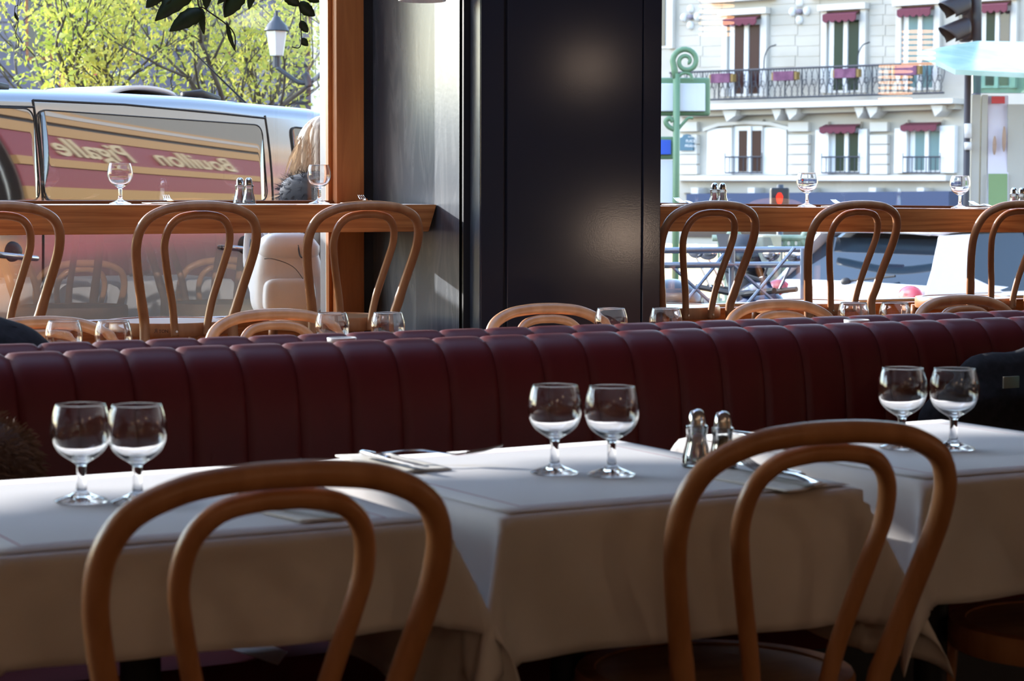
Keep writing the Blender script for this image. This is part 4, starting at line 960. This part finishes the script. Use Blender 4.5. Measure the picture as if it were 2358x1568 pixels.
# upper floor windows
def fwin(x0, x1, y0, y1, paneL, paneR, name='window', sur=14, head=True):
    """surround + two leaves with panes"""
    fx('window_surround', 'stone_lt', x0-sur, y0-16, x0-2, y1, 0, .18); fx('window_surround', 'stone_lt', x1+2, y0-16, x1+sur, y1, 0, .18)
    if head: fx('window_head', 'stone_lt', x0-sur-4, y0-24, x1+sur+4, y0-10, .0, .35)
    mb = MB(); w_ = x1-x0
    pxbox(mb, uvR, WR, x0, y0, x1, y1, .0, .06); o = mb.build(name, 'frame_white', fb)
    fx('pane', paneL, x0+w_*.17, y0+10, x0+w_*.47, y1-6, .06, .09, o); fx('pane', paneR, x0+w_*.63, y0+10, x0+w_*.93, y1-6, .06, .09, o)
    mb = MB(); 
    fx('casement', 'frame_white', x0+w_*.49, y0, x0+w_*.61, y1, .06, .14, o)
    return o
def scallop(x0, x1, y0, y1):
    u0, zt = uvR(x0, y0); u1, _ = uvR(x1, y0); _, zb = uvR(x0, y1); h = zt-zb; n = 5; pts = [(u0, zt), (u0, zb+h*.3)]
    for i in range(n):
        a = u0+(u1-u0)*i/n; b = u0+(u1-u0)*(i+1)/n
        for q in range(1, 7): t = q/6; pts.append((a+(b-a)*t, zb+h*.3-h*.3*math.sin(math.pi*t)))
    pts.append((u1, zt)); mb = MB(); nn = len(pts); v = [WR(p[0], p[1], .5) for p in pts]+[WR(p[0], p[1], .44) for p in pts]
    mb.add(v, [tuple(range(nn)), tuple(range(2*nn-1, nn-1, -1))]+[(i, (i+1) % nn, nn+(i+1) % nn, nn+i) for i in range(nn)]); 
    a, b = WR(u0, zt, .5), WR(u1, zt, .5); c, d = WR(u1, zt+.12, .05), WR(u0, zt+.12, .05); mb.add([a, b, c, d], [(0, 1, 2, 3)])
    mb.build('awning', 'awning', fb)
for x0, x1, y0, y1, a, b in ((1682, 1757, 48, 222, 'pane_brown', 'pane_brown'), (1911, 1985, 37, 214, 'pane_green', 'pane_green'), (2083, 2156, 26, 208, 'pane_blue', 'pane_blue'), (2262, 2333, 16, 203, 'pane_green', 'slate_window')):
    fwin(x0, x1, y0, y1, a, b)
for a in ((1681, 1757, 47, 63), (1910, 1986, 36, 55), (2081, 2157, 25, 43), (2260, 2334, 15, 34), (1903, 1985, 294, 309), (2089, 2171, 290, 304)): scallop(*a)
fx('window_surround', 'stone_lt', 1543, -40, 1556, 112, 0, .2)
o = fx('window', 'frame_white', 1505, -60, 1543, 112, 0, .06); fx('pane', 'slate_window', 1526, -60, 1536, 106, .06, .1, o); fx('pane', 'pane_blue', 1508, -60, 1520, 106, .06, .1, o)
fx('lintel', 'stone_lt', 1640, -20, 1790, 8, 0, .4); fx('lintel', 'stone_lt', 1870, -30, 2020, -5, 0, .4)
# stone courses as separate blocks
rnd = random.Random(2)
for (x0, x1) in ((1565, 1662), (1776, 1888), (2004, 2064), (2176, 2240)):
    for i in range(9):
        y = -60+i*24; fx('stone_block', 'stone', x0, y, (x0+x1)/2-.8+6*(i % 2), y+22.9, 0, .025); fx('stone_block', 'stone', (x0+x1)/2+.8+6*(i % 2), y, x1, y+22.9, 0, .025)
# rosettes
for x, y in ((1593, 40), (1844, 27)):
    u, z = uvR(x, y); mb = MB()
    for k_ in range(4):
        a = k_*math.pi/2; mb.ell(WR(u+.32*math.cos(a), z+.32*math.sin(a), .06), (.17, .12, .17), 12, 8)
    mb.build('rosette', 'frame_white', fb, smooth=True); MB().ell(WR(u, z, .1), (.11, .16, .11), 14, 8).build('rosette_eye', 'slate', fb, smooth=True)
# balcony
def slab(nm, m, pts, o0, o1):
    P0 = [uvR(*p) for p in pts]; v = [WR(u, z, o) for o in (o0, o1) for u, z in P0]; n_ = len(P0)
    return MB().add(v, [tuple(range(n_)), tuple(range(2*n_-1, n_-1, -1))]+[(i, (i+1) % n_, n_+(i+1) % n_, n_+i) for i in range(n_)]).build(nm, m, fb)
slab('balcony_slab', 'stone_lt', [(1570, 243), (2225, 228), (2225, 240), (1570, 257)], 0, 1.0)
slab('cornice', 'stone', [(1570, 257), (2215, 240), (2215, 252), (1570, 270)], 0, .5)
ux0, uz = uvR(1575, 170); ux1, uz1 = uvR(2205, 147)
mb = MB(); mb.tube([WR(ux0, uz, .95), WR(ux1, uz1, .95)], .045, 6); _, b0 = uvR(1575, 240); _, b1 = uvR(2205, 222)
mb.tube([WR(ux0, b0+.1, .95), WR(ux1, b1+.1, .95)], .04, 6); mb.build('balcony_rail', 'balc_iron', fb)
nb = 96
for i in range(nb):
    t = (i+.5)/nb; u = ux0+(ux1-ux0)*t; zt = uz+(uz1-uz)*t; zb = b0+(b1-b0)*t+.1; h = zt-zb; mb = MB()
    if i % 6 == 0: mb.tube([WR(u, zb, .95), WR(u, zt, .95)], .03, 5)
    else:
        s_ = -1 if i % 2 else 1
        mb.tube([WR(u, zb, .95), WR(u+.10*s_, zb+h*.2, .95), WR(u-.02*s_, zb+h*.45, .95), WR(u-.08*s_, zb+h*.7, .95), WR(u+.02*s_, zt, .95)], .018, 4)
        if i % 3 == 1: mb.tube([WR(u+.09*math.cos(a), zb+h*.5+.11*math.sin(a), .95) for a in [k_*math.pi/4 for k_ in range(8)]], .016, 4, closed=True)
    mb.build('baluster', 'balc_iron', fb)
for x0, x1, y0, y1 in ((1677, 1724, 175, 193), (1820, 1870, 170, 188), (1960, 2012, 164, 182), (2098, 2152, 157, 176), (2245, 2290, 155, 170)):
    o = fx('flower_box', 'box_yellow', x0-3, y0, x1+4, y1, .98, 1.2); fx('flowers', 'flowers', x0+2, y0-2, x1-2, y1+1, 1.0, 1.25, o)
for x0, x1 in ((1690, 1722), (1803, 1824), (1834, 1862), (1992, 2014), (2020, 2046), (2168, 2196)):
    slab('console', 'stone_lt', [(x0, 258-(x0-1570)*.024), (x1, 258-(x0-1570)*.024), (x1-2, 270-(x0-1570)*.024), (x0+10, 284-(x0-1570)*.024)], 0, .8)
for x, y in ((1795, 158), (2010, 152)):                     # curled iron arms rising from the balcony
    pts = [uvR(x-6, y+5), uvR(x-4, y-25), uvR(x+6, y-45), uvR(x+22, y-52)]
    MB().tube(catmull([WR(u, z, .9) for u, z in pts], 4), .03, 4).build('iron_arm', 'balc_iron', fb)
# lower floor
slab('arch', 'stone_lt', [(1625, 303), (1660, 291), (1720, 286), (1780, 289), (1822, 300), (1822, 292), (1780, 281), (1720, 278), (1660, 283), (1625, 295)], 0, .2)
fx('shutter', 'frame_white', 1632, 296, 1692, 402, 0, .10); fx('shutter', 'frame_white', 1760, 294, 1814, 402, 0, .10)
fx('shutter', 'frame_white', 1886, 300, 1916, 402, 0, .25); fx('shutter', 'frame_white', 1985, 298, 2004, 400, 0, .25); fx('shutter', 'frame_white', 2068, 296, 2096, 398, 0, .25); fx('shutter', 'frame_white', 2172, 290, 2206, 398, 0, .25)
fwin(1693, 1760, 291, 401, 'pane_brown', 'pane_brown', sur=2, head=False); fwin(1915, 1985, 296, 400, 'pane_green', 'pane_green', sur=2, head=False); fwin(2098, 2172, 292, 398, 'pane_blue', 'pane_blue', sur=2, head=False)
for x0, x1 in ((1683, 1768), (1905, 1992), (2092, 2178)):
    mb = MB(); u0, z = uvR(x0, 362); u1, _ = uvR(x1, 362); _, zb = uvR(x0, 398)
    mb.tube([WR(u0, z, .4), WR(u1, z, .4)], .03, 5); mb.tube([WR(u0, zb, .4), WR(u1, zb, .4)], .03, 5)
    for i in range(9): u = u0+(u1-u0)*i/8; mb.tube([WR(u, zb, .4), WR(u, z+(.15 if i in (0, 8) else 0), .4)], .02, 4)
    mb.build('window_guard', 'balc_iron', fb)
for x0, x1 in ((1566, 1612), (1822, 1868), (2010, 2050)):
    for y in (282, 311, 334, 357, 380): fx('pier_block', 'stone_lt', x0, y, x1, y+21, 0, .22)
fx('string_course', 'stone_lt', 1575, 404, 2200, 416, 0, .7); fx('frieze', 'stone', 1575, 416, 2200, 444, 0, .25)
for x in (1622, 1752, 1880, 2030, 2140): fx('awning_bracket', 'stone_lt', x, 432, x+16, 446, .25, .9)
slab('shop_awning', 'blue_awning', [(1635, 446), (2235, 440), (2235, 482), (1635, 484)], .25, 1.6)
fx('shop_front', 'slate_window', 1575, 484, 2235, 545, 0, .1)
pq = slab('street_plaque', 'plaque_blue', [(1575, 347), (1575, 318), (1581, 316), (1584, 311), (1591, 309), (1598, 311), (1601, 316), (1606, 318), (1606, 347)], .22, .3)
Rm = Matrix((RR, (0, 0, 1), NR)).transposed().to_4x4()
for s_, y, sz in (('PLACE', 325, .155), ('PIGALLE', 336, .145), ('18e Arrt', 315, .07)):
    u, z = uvR(1590.5, y, .3); text_mesh('lettering', s_, sz, 'frame_white', pq, .01, mtx=Matrix.Translation(WR(u, z, .31)) @ Rm)

# ---- metro sign with scroll
mg = mat('metro_green', (.12, .22, .12), .5); M['metro_green'] = mg
DM = 26.; s26 = DM/FPX
def mt(x, y, dd=0): return atd(x, y, DM+dd)
ms = thing('metro_sign', 'green iron station signpost with scroll and white boards beside the pillar', 'sign')
MB().tube([mt(1558, 170), mt(1557, 420), Vector((mt(1557, 420).x, mt(1557, 420).y, gz(mt(1557, 420))))], .042, 10).build('post', 'metro_green', ms, smooth=True)
sp_ = []
for i in range(34):
    t = i/33; a = math.pi-t*math.pi*3.3; r_ = 26*(1-t)**.8+4; sp_.append(mt(1579+r_*math.cos(a)+2*t, 140-r_*math.sin(a)+2*t))
MB().tube([mt(1556, 180), mt(1553, 160)]+sp_, [.04]*2+[.036*(1-.4*i/34) for i in range(34)], 8).build('scroll', 'metro_green', ms, smooth=True)
MB().tube(catmull([mt(1558, 178), mt(1575, 168), mt(1590, 172), mt(1594, 186)], 5), .022, 6).build('scroll', 'metro_green', ms, smooth=True)
def quad(x0, y0, x1, y1, dd, th=.06):
    a, b, c, d_ = mt(x0, y0, dd), mt(x1, y0, dd), mt(x1, y1, dd), mt(x0, y1, dd); n_ = _f*th; return MB().add([a, b, c, d_, a+n_, b+n_, c+n_, d_+n_], [(0, 3, 2, 1), (4, 5, 6, 7), (0, 1, 5, 4), (1, 2, 6, 5), (2, 3, 7, 6), (3, 0, 4, 7)])
quad(1490, 178, 1636, 266, .12, .08).build('board_frame', 'metro_green', ms, bevel=.03); quad(1490, 192, 1624, 256, .06, .06).build('board', 'frame_white', ms, bevel=.01)
quad(1490, 314, 1552, 366, .1, .08).build('board_frame', 'metro_green', ms, bevel=.02); M['blue_sign'] = mat('blue_sign', (.02, .09, .50), .5); quad(1490, 322, 1545, 355, .04, .06).build('blue_board', 'blue_sign', ms)
quad(1490, 368, 1553, 470, .1, .06).build('map_board', 'frame_white', ms)
MB().tube(catmull([mt(1556, 300), mt(1540, 292), mt(1533, 280), mt(1542, 272), mt(1550, 280)], 5), .03, 8).build('scroll', 'metro_green', ms, smooth=True)
MB().tube(catmull([mt(1560, 300), mt(1572, 285), mt(1585, 272), mt(1596, 272)], 5), .02, 6).build('scroll', 'metro_green', ms, smooth=True)

# ---- shelter with green glass roof, black pole, advertising column
DS = 22.8
def sd(x, y, dd=0): return atd(x, y, DS+dd)
sh = thing('bus_shelter', 'bus shelter with pale green glass roof at the right edge', 'shelter')
v = [sd(2113, 118, -.3), sd(2250, 94, .6), sd(2450, 98, .8), sd(2450, 172, -1.2), sd(2200, 160, -1.2)]; n_ = len(v); v2_ = [p-Vector((0, 0, .05)) for p in v]
M['roof_green'] = noise_col(mat('roof_green', (.45, .68, .58), .2), (.26, .44, .36), (.46, .63, .56), (1.5, 1.5, 1.5), dist=1)
MB().add(v+v2_, [tuple(range(n_)), tuple(range(2*n_-1, n_-1, -1))]+[(i, (i+1) % n_, n_+(i+1) % n_, n_+i) for i in range(n_)]).build('roof', 'roof_green', sh)
q = sd(2229, 300); MB().tube([sd(2229, 150), Vector((q.x, q.y, gz(q)))], .035, 12).build('post', 'balc_iron', sh, smooth=True)
for y0, y1 in ((285, 318), (328, 345)): MB().tube([sd(2229, y0), sd(2229, y1)], .039, 12).build('reflective_band', 'frame_white', sh, smooth=True)
def quad2(x0, y0, x1, y1, D0, th=.06):
    a, b, c, d_ = atd(x0, y0, D0), atd(x1, y0, D0), atd(x1, y1, D0), atd(x0, y1, D0); n_ = _f*th; return MB().add([a, b, c, d_, a+n_, b+n_, c+n_, d_+n_], [(0, 3, 2, 1), (4, 5, 6, 7), (0, 1, 5, 4), (1, 2, 6, 5), (2, 3, 7, 6), (3, 0, 4, 7)])
M['grey_frame'] = mat('grey_frame', (.42, .43, .40), .5); M['poster'] = mat('poster', (.62, .62, .74), .5); M['poster_green'] = mat('poster_green', (.18, .30, .14), .6); M['brownish'] = mat('brownish', (.35, .24, .18), .6)
ac = thing('advertising_column', 'grey framed advertising panel with pale poster under the shelter roof', 'sign')
def gpost(x0, x1, y0, D0, m, nm):
    q0 = atd(x0, y0, D0); a = atd(x1, y0, D0); zb = gz(q0)-.05; n_ = _f*.1
    v = [q0, a, Vector((a.x, a.y, zb)), Vector((q0.x, q0.y, zb))]; v += [p+n_ for p in v]; return MB().add(v, [(0, 3, 2, 1), (4, 5, 6, 7), (0, 1, 5, 4), (1, 2, 6, 5), (2, 3, 7, 6), (3, 0, 4, 7)]).build(nm, m, ac)
gpost(2240, 2258, 218, 22.8, 'grey_frame', 'frame_post'); gpost(2262, 2275, 218, 22.8, 'grey_frame', 'frame_post'); gpost(2322, 2430, 240, 22.8, 'grey_frame', 'side_panel')
quad2(2275, 220, 2322, 475, 22.85, .06).build('poster', 'poster', ac); quad2(2275, 232, 2320, 222, 22.8, .03)
quad2(2277, 400, 2320, 475, 22.82, .02).build('poster_grass', 'poster_green', ac); quad2(2284, 222, 2314, 238, 22.8, .02).build('poster_title', 'red_sign', ac)
for x, y, rx, ry in ((2290, 335, 5, 22), (2312, 320, 5, 30)):
    MB().ell(atd(x, y, 22.8), (rx*22.8/FPX, .02, ry*22.8/FPX), 14, 10).build('poster_figure', 'brownish', ac, smooth=True)
quad2(2240, 158, 2420, 214, 23.0, .04).build('header_glass', 'green_glass', ac)
# traffic light (vehicle) close to the shelter
tl = thing('traffic_light', 'dark traffic light with hooded lamps above the shelter roof', 'traffic light')
DT = 24.
def td(x, y, dd=0): return atd(x, y, DT+dd)
q = td(2250, 400); MB().tube([td(2250, -150), td(2250, 96)], .05, 12).build('post', 'iron', tl, smooth=True); MB().tube([td(2250, 96), Vector((q.x, q.y, gz(q)))], .05, 12).build('post', 'iron', tl, smooth=True)
quad2(2216, -140, 2243, 92, 24.05, .2).build('housing', 'black', tl, bevel=.02)
for y in (-55, 12, 68):
    a = td(2222, y); ax = (-_r*1.0-_f*.35).normalized(); up = Vector((0, 0, 1)); sdv = ax.cross(up).normalized(); mb = MB(); v = []; f = []
    for i in range(9):
        for k_ in range(15):
            an = -math.pi*.15+k_/14*math.pi*1.3; t = i/8; ln = .32*t*(1-.45*(1-math.sin(max(0, min(math.pi, an)))) if True else 1); r_ = .136-.03*t
            v.append(a+ax*ln+sdv*(math.cos(an)*r_)+up*(math.sin(an)*r_)-up*.10*t)
    for i in range(8):
        for k_ in range(14): f.append((i*15+k_, i*15+k_+1, (i+1)*15+k_+1, (i+1)*15+k_))
    mb.add(v, f).build('visor', 'black', tl, smooth=True, solid=.004); MB().ell(a+ax*.01, (.03, .11, .11), 14, 8).build('lens', 'slate_window', tl, smooth=True)
# pedestrian red light
DP = 40.
pd = thing('pedestrian_light', 'pedestrian signal glowing red above the right ledge', 'traffic light')
quad2(1775, 432, 1818, 480, 40, .2).build('housing', 'black', pd, bevel=.03); M['red_lit'] = em('red_lit', (1, .05, .03), 1.6)
MB().tube([atd(1795, 444, 39.9), atd(1795, 452, 39.9), atd(1795, 464, 39.9), atd(1795, 470, 39.9)], [.03, .065, .05, .03], 8).build('red_man', 'red_lit', pd, smooth=True)
q = atd(1797, 480, 40.1); MB().tube([atd(1797, 425, 40.1), Vector((q.x, q.y, gz(q)))], .06, 8).build('post', 'iron', pd, smooth=True)

# ---- white hatchback
car = thing('car', 'white hatchback seen from behind outside the right window', 'car', rz=0)
cc = atd(2100, 690, 17.2); haz = math.radians(82); CF = Vector((math.sin(haz), math.cos(haz), 0)); CS = Vector((-CF.y, CF.x, 0)); cg = gz(cc)   # CS = left side (away from camera)
M['car_white'] = mat('car_white', (.82, .82, .83), .25, coat=.4); M['car_glass'] = mat('car_glass', (.008, .02, .035), .04, spec=.5); M['tail_red'] = mat('tail_red', (.55, .02, .03), .15, coat=1)
CW = .86
def cpt(x, y, z): return Vector((cc.x, cc.y, cg))+CF*x+CS*(y+CW-.04)+Vector((0, 0, z))   # y=-CW right side (near camera)
# side profile: x (forward from tail) -> belt half width & roof
st = [(-.02, .45, .90, .80), (.06, .30, 1.02, .84), (.18, .25, 1.06, .86), (.40, .25, 1.08, .86), (1.0, .25, 1.06, .86), (2.0, .25, 1.02, .86), (2.9, .25, .98, .86), (3.5, .28, .86, .84), (3.85, .35, .72, .78)]
v = []; f = []; nn = 0
def sec(x, z0, zb, w_): return [(-w_*.93, z0), (-w_, z0+.15), (-w_*1.0, (z0+zb)/2), (-w_*.985, zb-.08), (-w_*.95, zb), (0, zb+.01), (w_*.95, zb), (w_*.985, zb-.08), (w_, (z0+zb)/2), (w_, z0+.15), (w_*.93, z0)]
for x, z0, zb, w_ in st:
    s_ = sec(x, z0, zb, w_); nn = len(s_); v += [cpt(x, y, z) for y, z in s_]
for i in range(len(st)-1):
    for k_ in range(nn): f.append((i*nn+k_, i*nn+(k_+1) % nn, (i+1)*nn+(k_+1) % nn, (i+1)*nn+k_))
f += [tuple(range(nn)), tuple((len(st)-1)*nn+k_ for k_ in range(nn))[::-1]]
MB().add(v, f).build('body', 'car_white', car, ang=35, bevel=.02)
# cabin: dark glass greenhouse + white pillars and roof
cab = [(.20, 1.04, .84), (.62, 1.42, .66), (.80, 1.475, .62), (1.6, 1.50, .61), (2.3, 1.44, .62), (3.05, .98, .80)]
v = []; f = []
for x, z, w_ in cab: v += [cpt(x, -w_, z), cpt(x, w_, z)]
base_ = [(x, 1.0, .84) for x, z, w_ in cab]
for x, z, w_ in base_: v += [cpt(x, -w_, z), cpt(x, w_, z)]
n6 = len(cab)
for i in range(n6-1):
    f.append((2*i, 2*i+1, 2*i+3, 2*i+2)); o_ = 2*n6
    f.append((o_+2*i, 2*i, 2*i+2, o_+2*i+2)); f.append((2*i+1, o_+2*i+1, o_+2*i+3, 2*i+3))
MB().add(v, f).build('glasshouse', 'car_glass', car)
# roof skin
MB().grid(lambda u, w_: (lambda x: cpt(x, (w_*2-1)*.655, 1.455+.05*math.sin(math.pi*min(1, (x-.5)/1.9))**.6*1.0+.012*(1-(2*w_-1)**2)))(.50+1.85*u), 14, 10).build('roof', 'car_white', car, smooth=True, solid=-.03)
# rear pillars (wide C-pillar), side waist and spoiler
for s_ in (-1, 1):
    MB().add([cpt(.12, s_*.862, 1.0), cpt(1.05, s_*.862, 1.0), cpt(.74, s_*.80, 1.12), cpt(.95, s_*.66, 1.47), cpt(.50, s_*.67, 1.46), cpt(.30, s_*.78, 1.20)], [(0, 1, 2, 5), (5, 2, 3, 4)]).build('rear_pillar', 'car_white', car, solid=.03)
    MB().tube([cpt(2.3, s_*.63, 1.45), cpt(3.05, s_*.81, .99)], .035, 8).build('front_pillar', 'car_white', car, smooth=True)
    MB().tube([cpt(1.62, s_*.62, 1.48), cpt(1.66, s_*.85, 1.0)], .03, 8).build('door_pillar', 'black', car, smooth=True)
    MB().ell(cpt(.07, s_*.74, .97), (.08, .14, .10), 16, 10).build('tail_light', 'tail_red', car, smooth=True)
    MB().grid(lambda u, w_: cpt(.17+.36*w_+.005, s_*(.70-.10*w_)+u*.0-s_*u*(.10-.02*w_)*0, 1.05+.38*w_), 2, 2)
    for x in (.65, 3.15):
        mb = MB(); mb.lathe([(0, -.08), (.18, -.09), (.29, -.09), (.31, -.06), (.31, .08), (.29, .1), (.2, .1), (.17, .07), (0, .07)], 28); c_ = cpt(x, s_*.80, .31)
        mb.v = [tuple(c_+CF*p[0]+Vector((0, 0, 1))*p[1]+CS*p[2]) for p in mb.v]; mb.build('wheel', 'rubber', car, ang=40)
MB().tube(catmull([cpt(.42, -.62, 1.475), cpt(.36, 0, 1.50), cpt(.42, .62, 1.475)], 6), .035, 8, flat=.5).build('spoiler', 'car_white', car, smooth=True)
MB().tube([cpt(.40, -.12, 1.487), cpt(.40, .12, 1.487)], .014, 6).build('brake_light', 'tail_red', car)
MB().tube([cpt(.15, .02, 1.075), cpt(.24, -.42, 1.13)], .011, 6).build('wiper', 'rubber', car); MB().ell(cpt(.14, .03, 1.07), (.04, .05, .035), 12, 8).build('wiper_hub', 'rubber', car, smooth=True)
MB().box((0, 0, 0), (1, 1, 1)); 
for s_ in (0,):
    v = [cpt(-.035, -.26, .62), cpt(-.035, .26, .62), cpt(-.035, .26, .73), cpt(-.035, -.26, .73)]; MB().add(v, [(0, 1, 2, 3)]).build('number_plate', 'frame_white', car, solid=.01)
MB().add([cpt(-.05, y, z) for y, z in ((-.8, .30), (.8, .30), (.82, .58), (-.82, .58))], [(0, 1, 2, 3)]).build('bumper', 'car_white', car, solid=.12, bevel=.03)

# ---- railing, scooters, ironwork
M['rail_blue'] = mat('rail_blue', (.22, .30, .42), .4, .5)
DR = 11.3
rl = thing('barrier', 'blue grey steel barrier with crossed bars outside the right window', 'barrier')
def rd(x, y, dd=0): return atd(x, y, DR+dd)
for y0, y1 in ((577, 574), (611, 609), (737, 735)): MB().tube([rd(1500, y0, -.3), rd(1860, y1, .3)], .016, 8).build('rail', 'rail_blue', rl, smooth=True)
for x0, x1 in ((1545, 1680), (1690, 1830)):
    MB().tube([rd(x0, 611), rd(x1, 737)], .010, 6).build('cross_bar', 'rail_blue', rl); MB().tube([rd(x0, 737), rd(x1, 570)], .010, 6).build('cross_bar', 'rail_blue', rl)
for x in (1520, 1686, 1850): q = rd(x, 700); MB().tube([rd(x, 572), Vector((q.x, q.y, gz(q)))], .016, 8).build('rail_post', 'rail_blue', rl)
M['scooter_blue'] = mat('scooter_blue', (.04, .07, .16), .2, coat=.8); M['scooter_black'] = mat('scooter_black', (.02, .02, .025), .25, coat=.6); M['orange_light'] = mat('orange_light', (.8, .22, .04), .3); M['windshield'] = panemat('windshield', (.7, .8, .9), extra=.1)
def scooter(px, D0, m, label, yaw):
    q = atd(px, 640, D0); t = thing('scooter', label, 'scooter', (q.x, q.y, gz(q)), yaw, 'scooters outside the right window')
    b = MB(); b.ell((-.35, 0, .62), (.42, .17, .20)).ell((-.1, 0, .42), (.45, .14, .14)); b.build('rear_body', m, t, smooth=True)
    b = MB(); b.ell((.52, 0, .62), (.12, .19, .34), rot=Matrix.Rotation(-.35, 3, 'Y')); b.build('front_apron', m, t, smooth=True)
    MB().ell((-.32, 0, .82), (.38, .15, .075)).build('saddle', 'rubber', t, smooth=True)
    for x in (-.62, .72):
        mb = MB(); mb.lathe([(.13, -.05), (.22, -.055), (.245, -.02), (.245, .02), (.22, .055), (.13, .05)], 26); mb.v = [(p[0]+x, p[2], p[1]+.245) for p in mb.v]; mb.build('wheel', 'rubber', t, smooth=True)
    MB().tube([(.72, 0, .25), (.52, 0, .75), (.46, 0, 1.0)], .03, 8).build('fork', 'steel', t); MB().tube([(.42, -.32, 1.04), (.47, 0, 1.0), (.42, .32, 1.04)], .018, 8).build('handlebar', 'rubber', t)
    MB().ell((.56, 0, .92), (.13, .17, .11)).build('headlamp_cowl', m, t, smooth=True)
    for s_ in (-1, 1): MB().tube([(.42, s_*.2, 1.04), (.40, s_*.30, 1.22)], .008, 6).build('mirror_arm', 'steel', t); MB().ell((.40, s_*.31, 1.26), (.02, .07, .045)).build('mirror', 'chrome', t, smooth=True); MB().ell((-.72, s_*.12, .62), (.04, .03, .03)).build('indicator', 'orange_light', t, smooth=True)
    MB().grid(lambda u, w_: Vector((.60-.20*w_, (u-.5)*.40*(1-.3*w_), .95+.42*w_+.0)), 6, 6).build('windshield', 'windshield', t, smooth=True)
    b = MB(); b.ell((-.72, 0, .98), (.20, .21, .16)); b.build('top_box', m, t, smooth=True)
scooter(1580, 12.9, 'scooter_blue', 'blue scooter parked behind the barrier, just right of the pillar', .2)
scooter(1665, 13.8, 'scooter_black', 'black scooter parked behind the barrier, farther from the pillar', .5)
M['patina'] = noise_col(mat('patina', (.20, .30, .22), .6), (.13, .21, .14), (.34, .42, .32), (4, 4, 4))
DG = 24.
def gd(x, y, dd=0): return atd(x, y, DG+dd)
ir = thing('metro_entrance_railing', 'green cast iron station entrance railing with stone posts behind the barrier', 'railing')
M['stone_old'] = noise_col(mat('stone_old', (.55, .50, .38), .85), (.42, .40, .28), (.66, .60, .46), (3, 3, 3))
for x in (1700, 1762): q = gd(x, 600); MB().box((-.13, -.13, gz(q)-q.z), (.13, .13, gd(x, 540).z-q.z)).build('stone_post', 'stone_old', ir, bevel=.02).location = q
for y in (548, 700): MB().tube([gd(1640, y), gd(1880, y)], .035, 8).build('rail', 'patina', ir)
for i, x in enumerate(range(1655, 1880, 17)):
    MB().tube([gd(x, 548), gd(x, 702)], .016, 6).build('upright', 'patina', ir)
    mb = MB(); mb.tube([gd(x+8+6*math.cos(a), 622+22*math.sin(a)) for a in [k_*math.pi/7 for k_ in range(14)]], .016, 6, closed=True); mb.tube([gd(x+8+6*math.cos(a), 560+8*math.sin(a)) for a in [k_*math.pi/5 for k_ in range(10)]], .014, 6, closed=True); mb.build('cartouche', 'patina', ir, smooth=True)
for x in (1690, 1862): mb = MB(); mb.tube([gd(x+14*math.cos(a), 550+18*math.sin(a)) for a in [k_*math.pi/8 for k_ in range(16)]], .03, 8, closed=True); mb.build('shield', 'patina', ir, smooth=True)
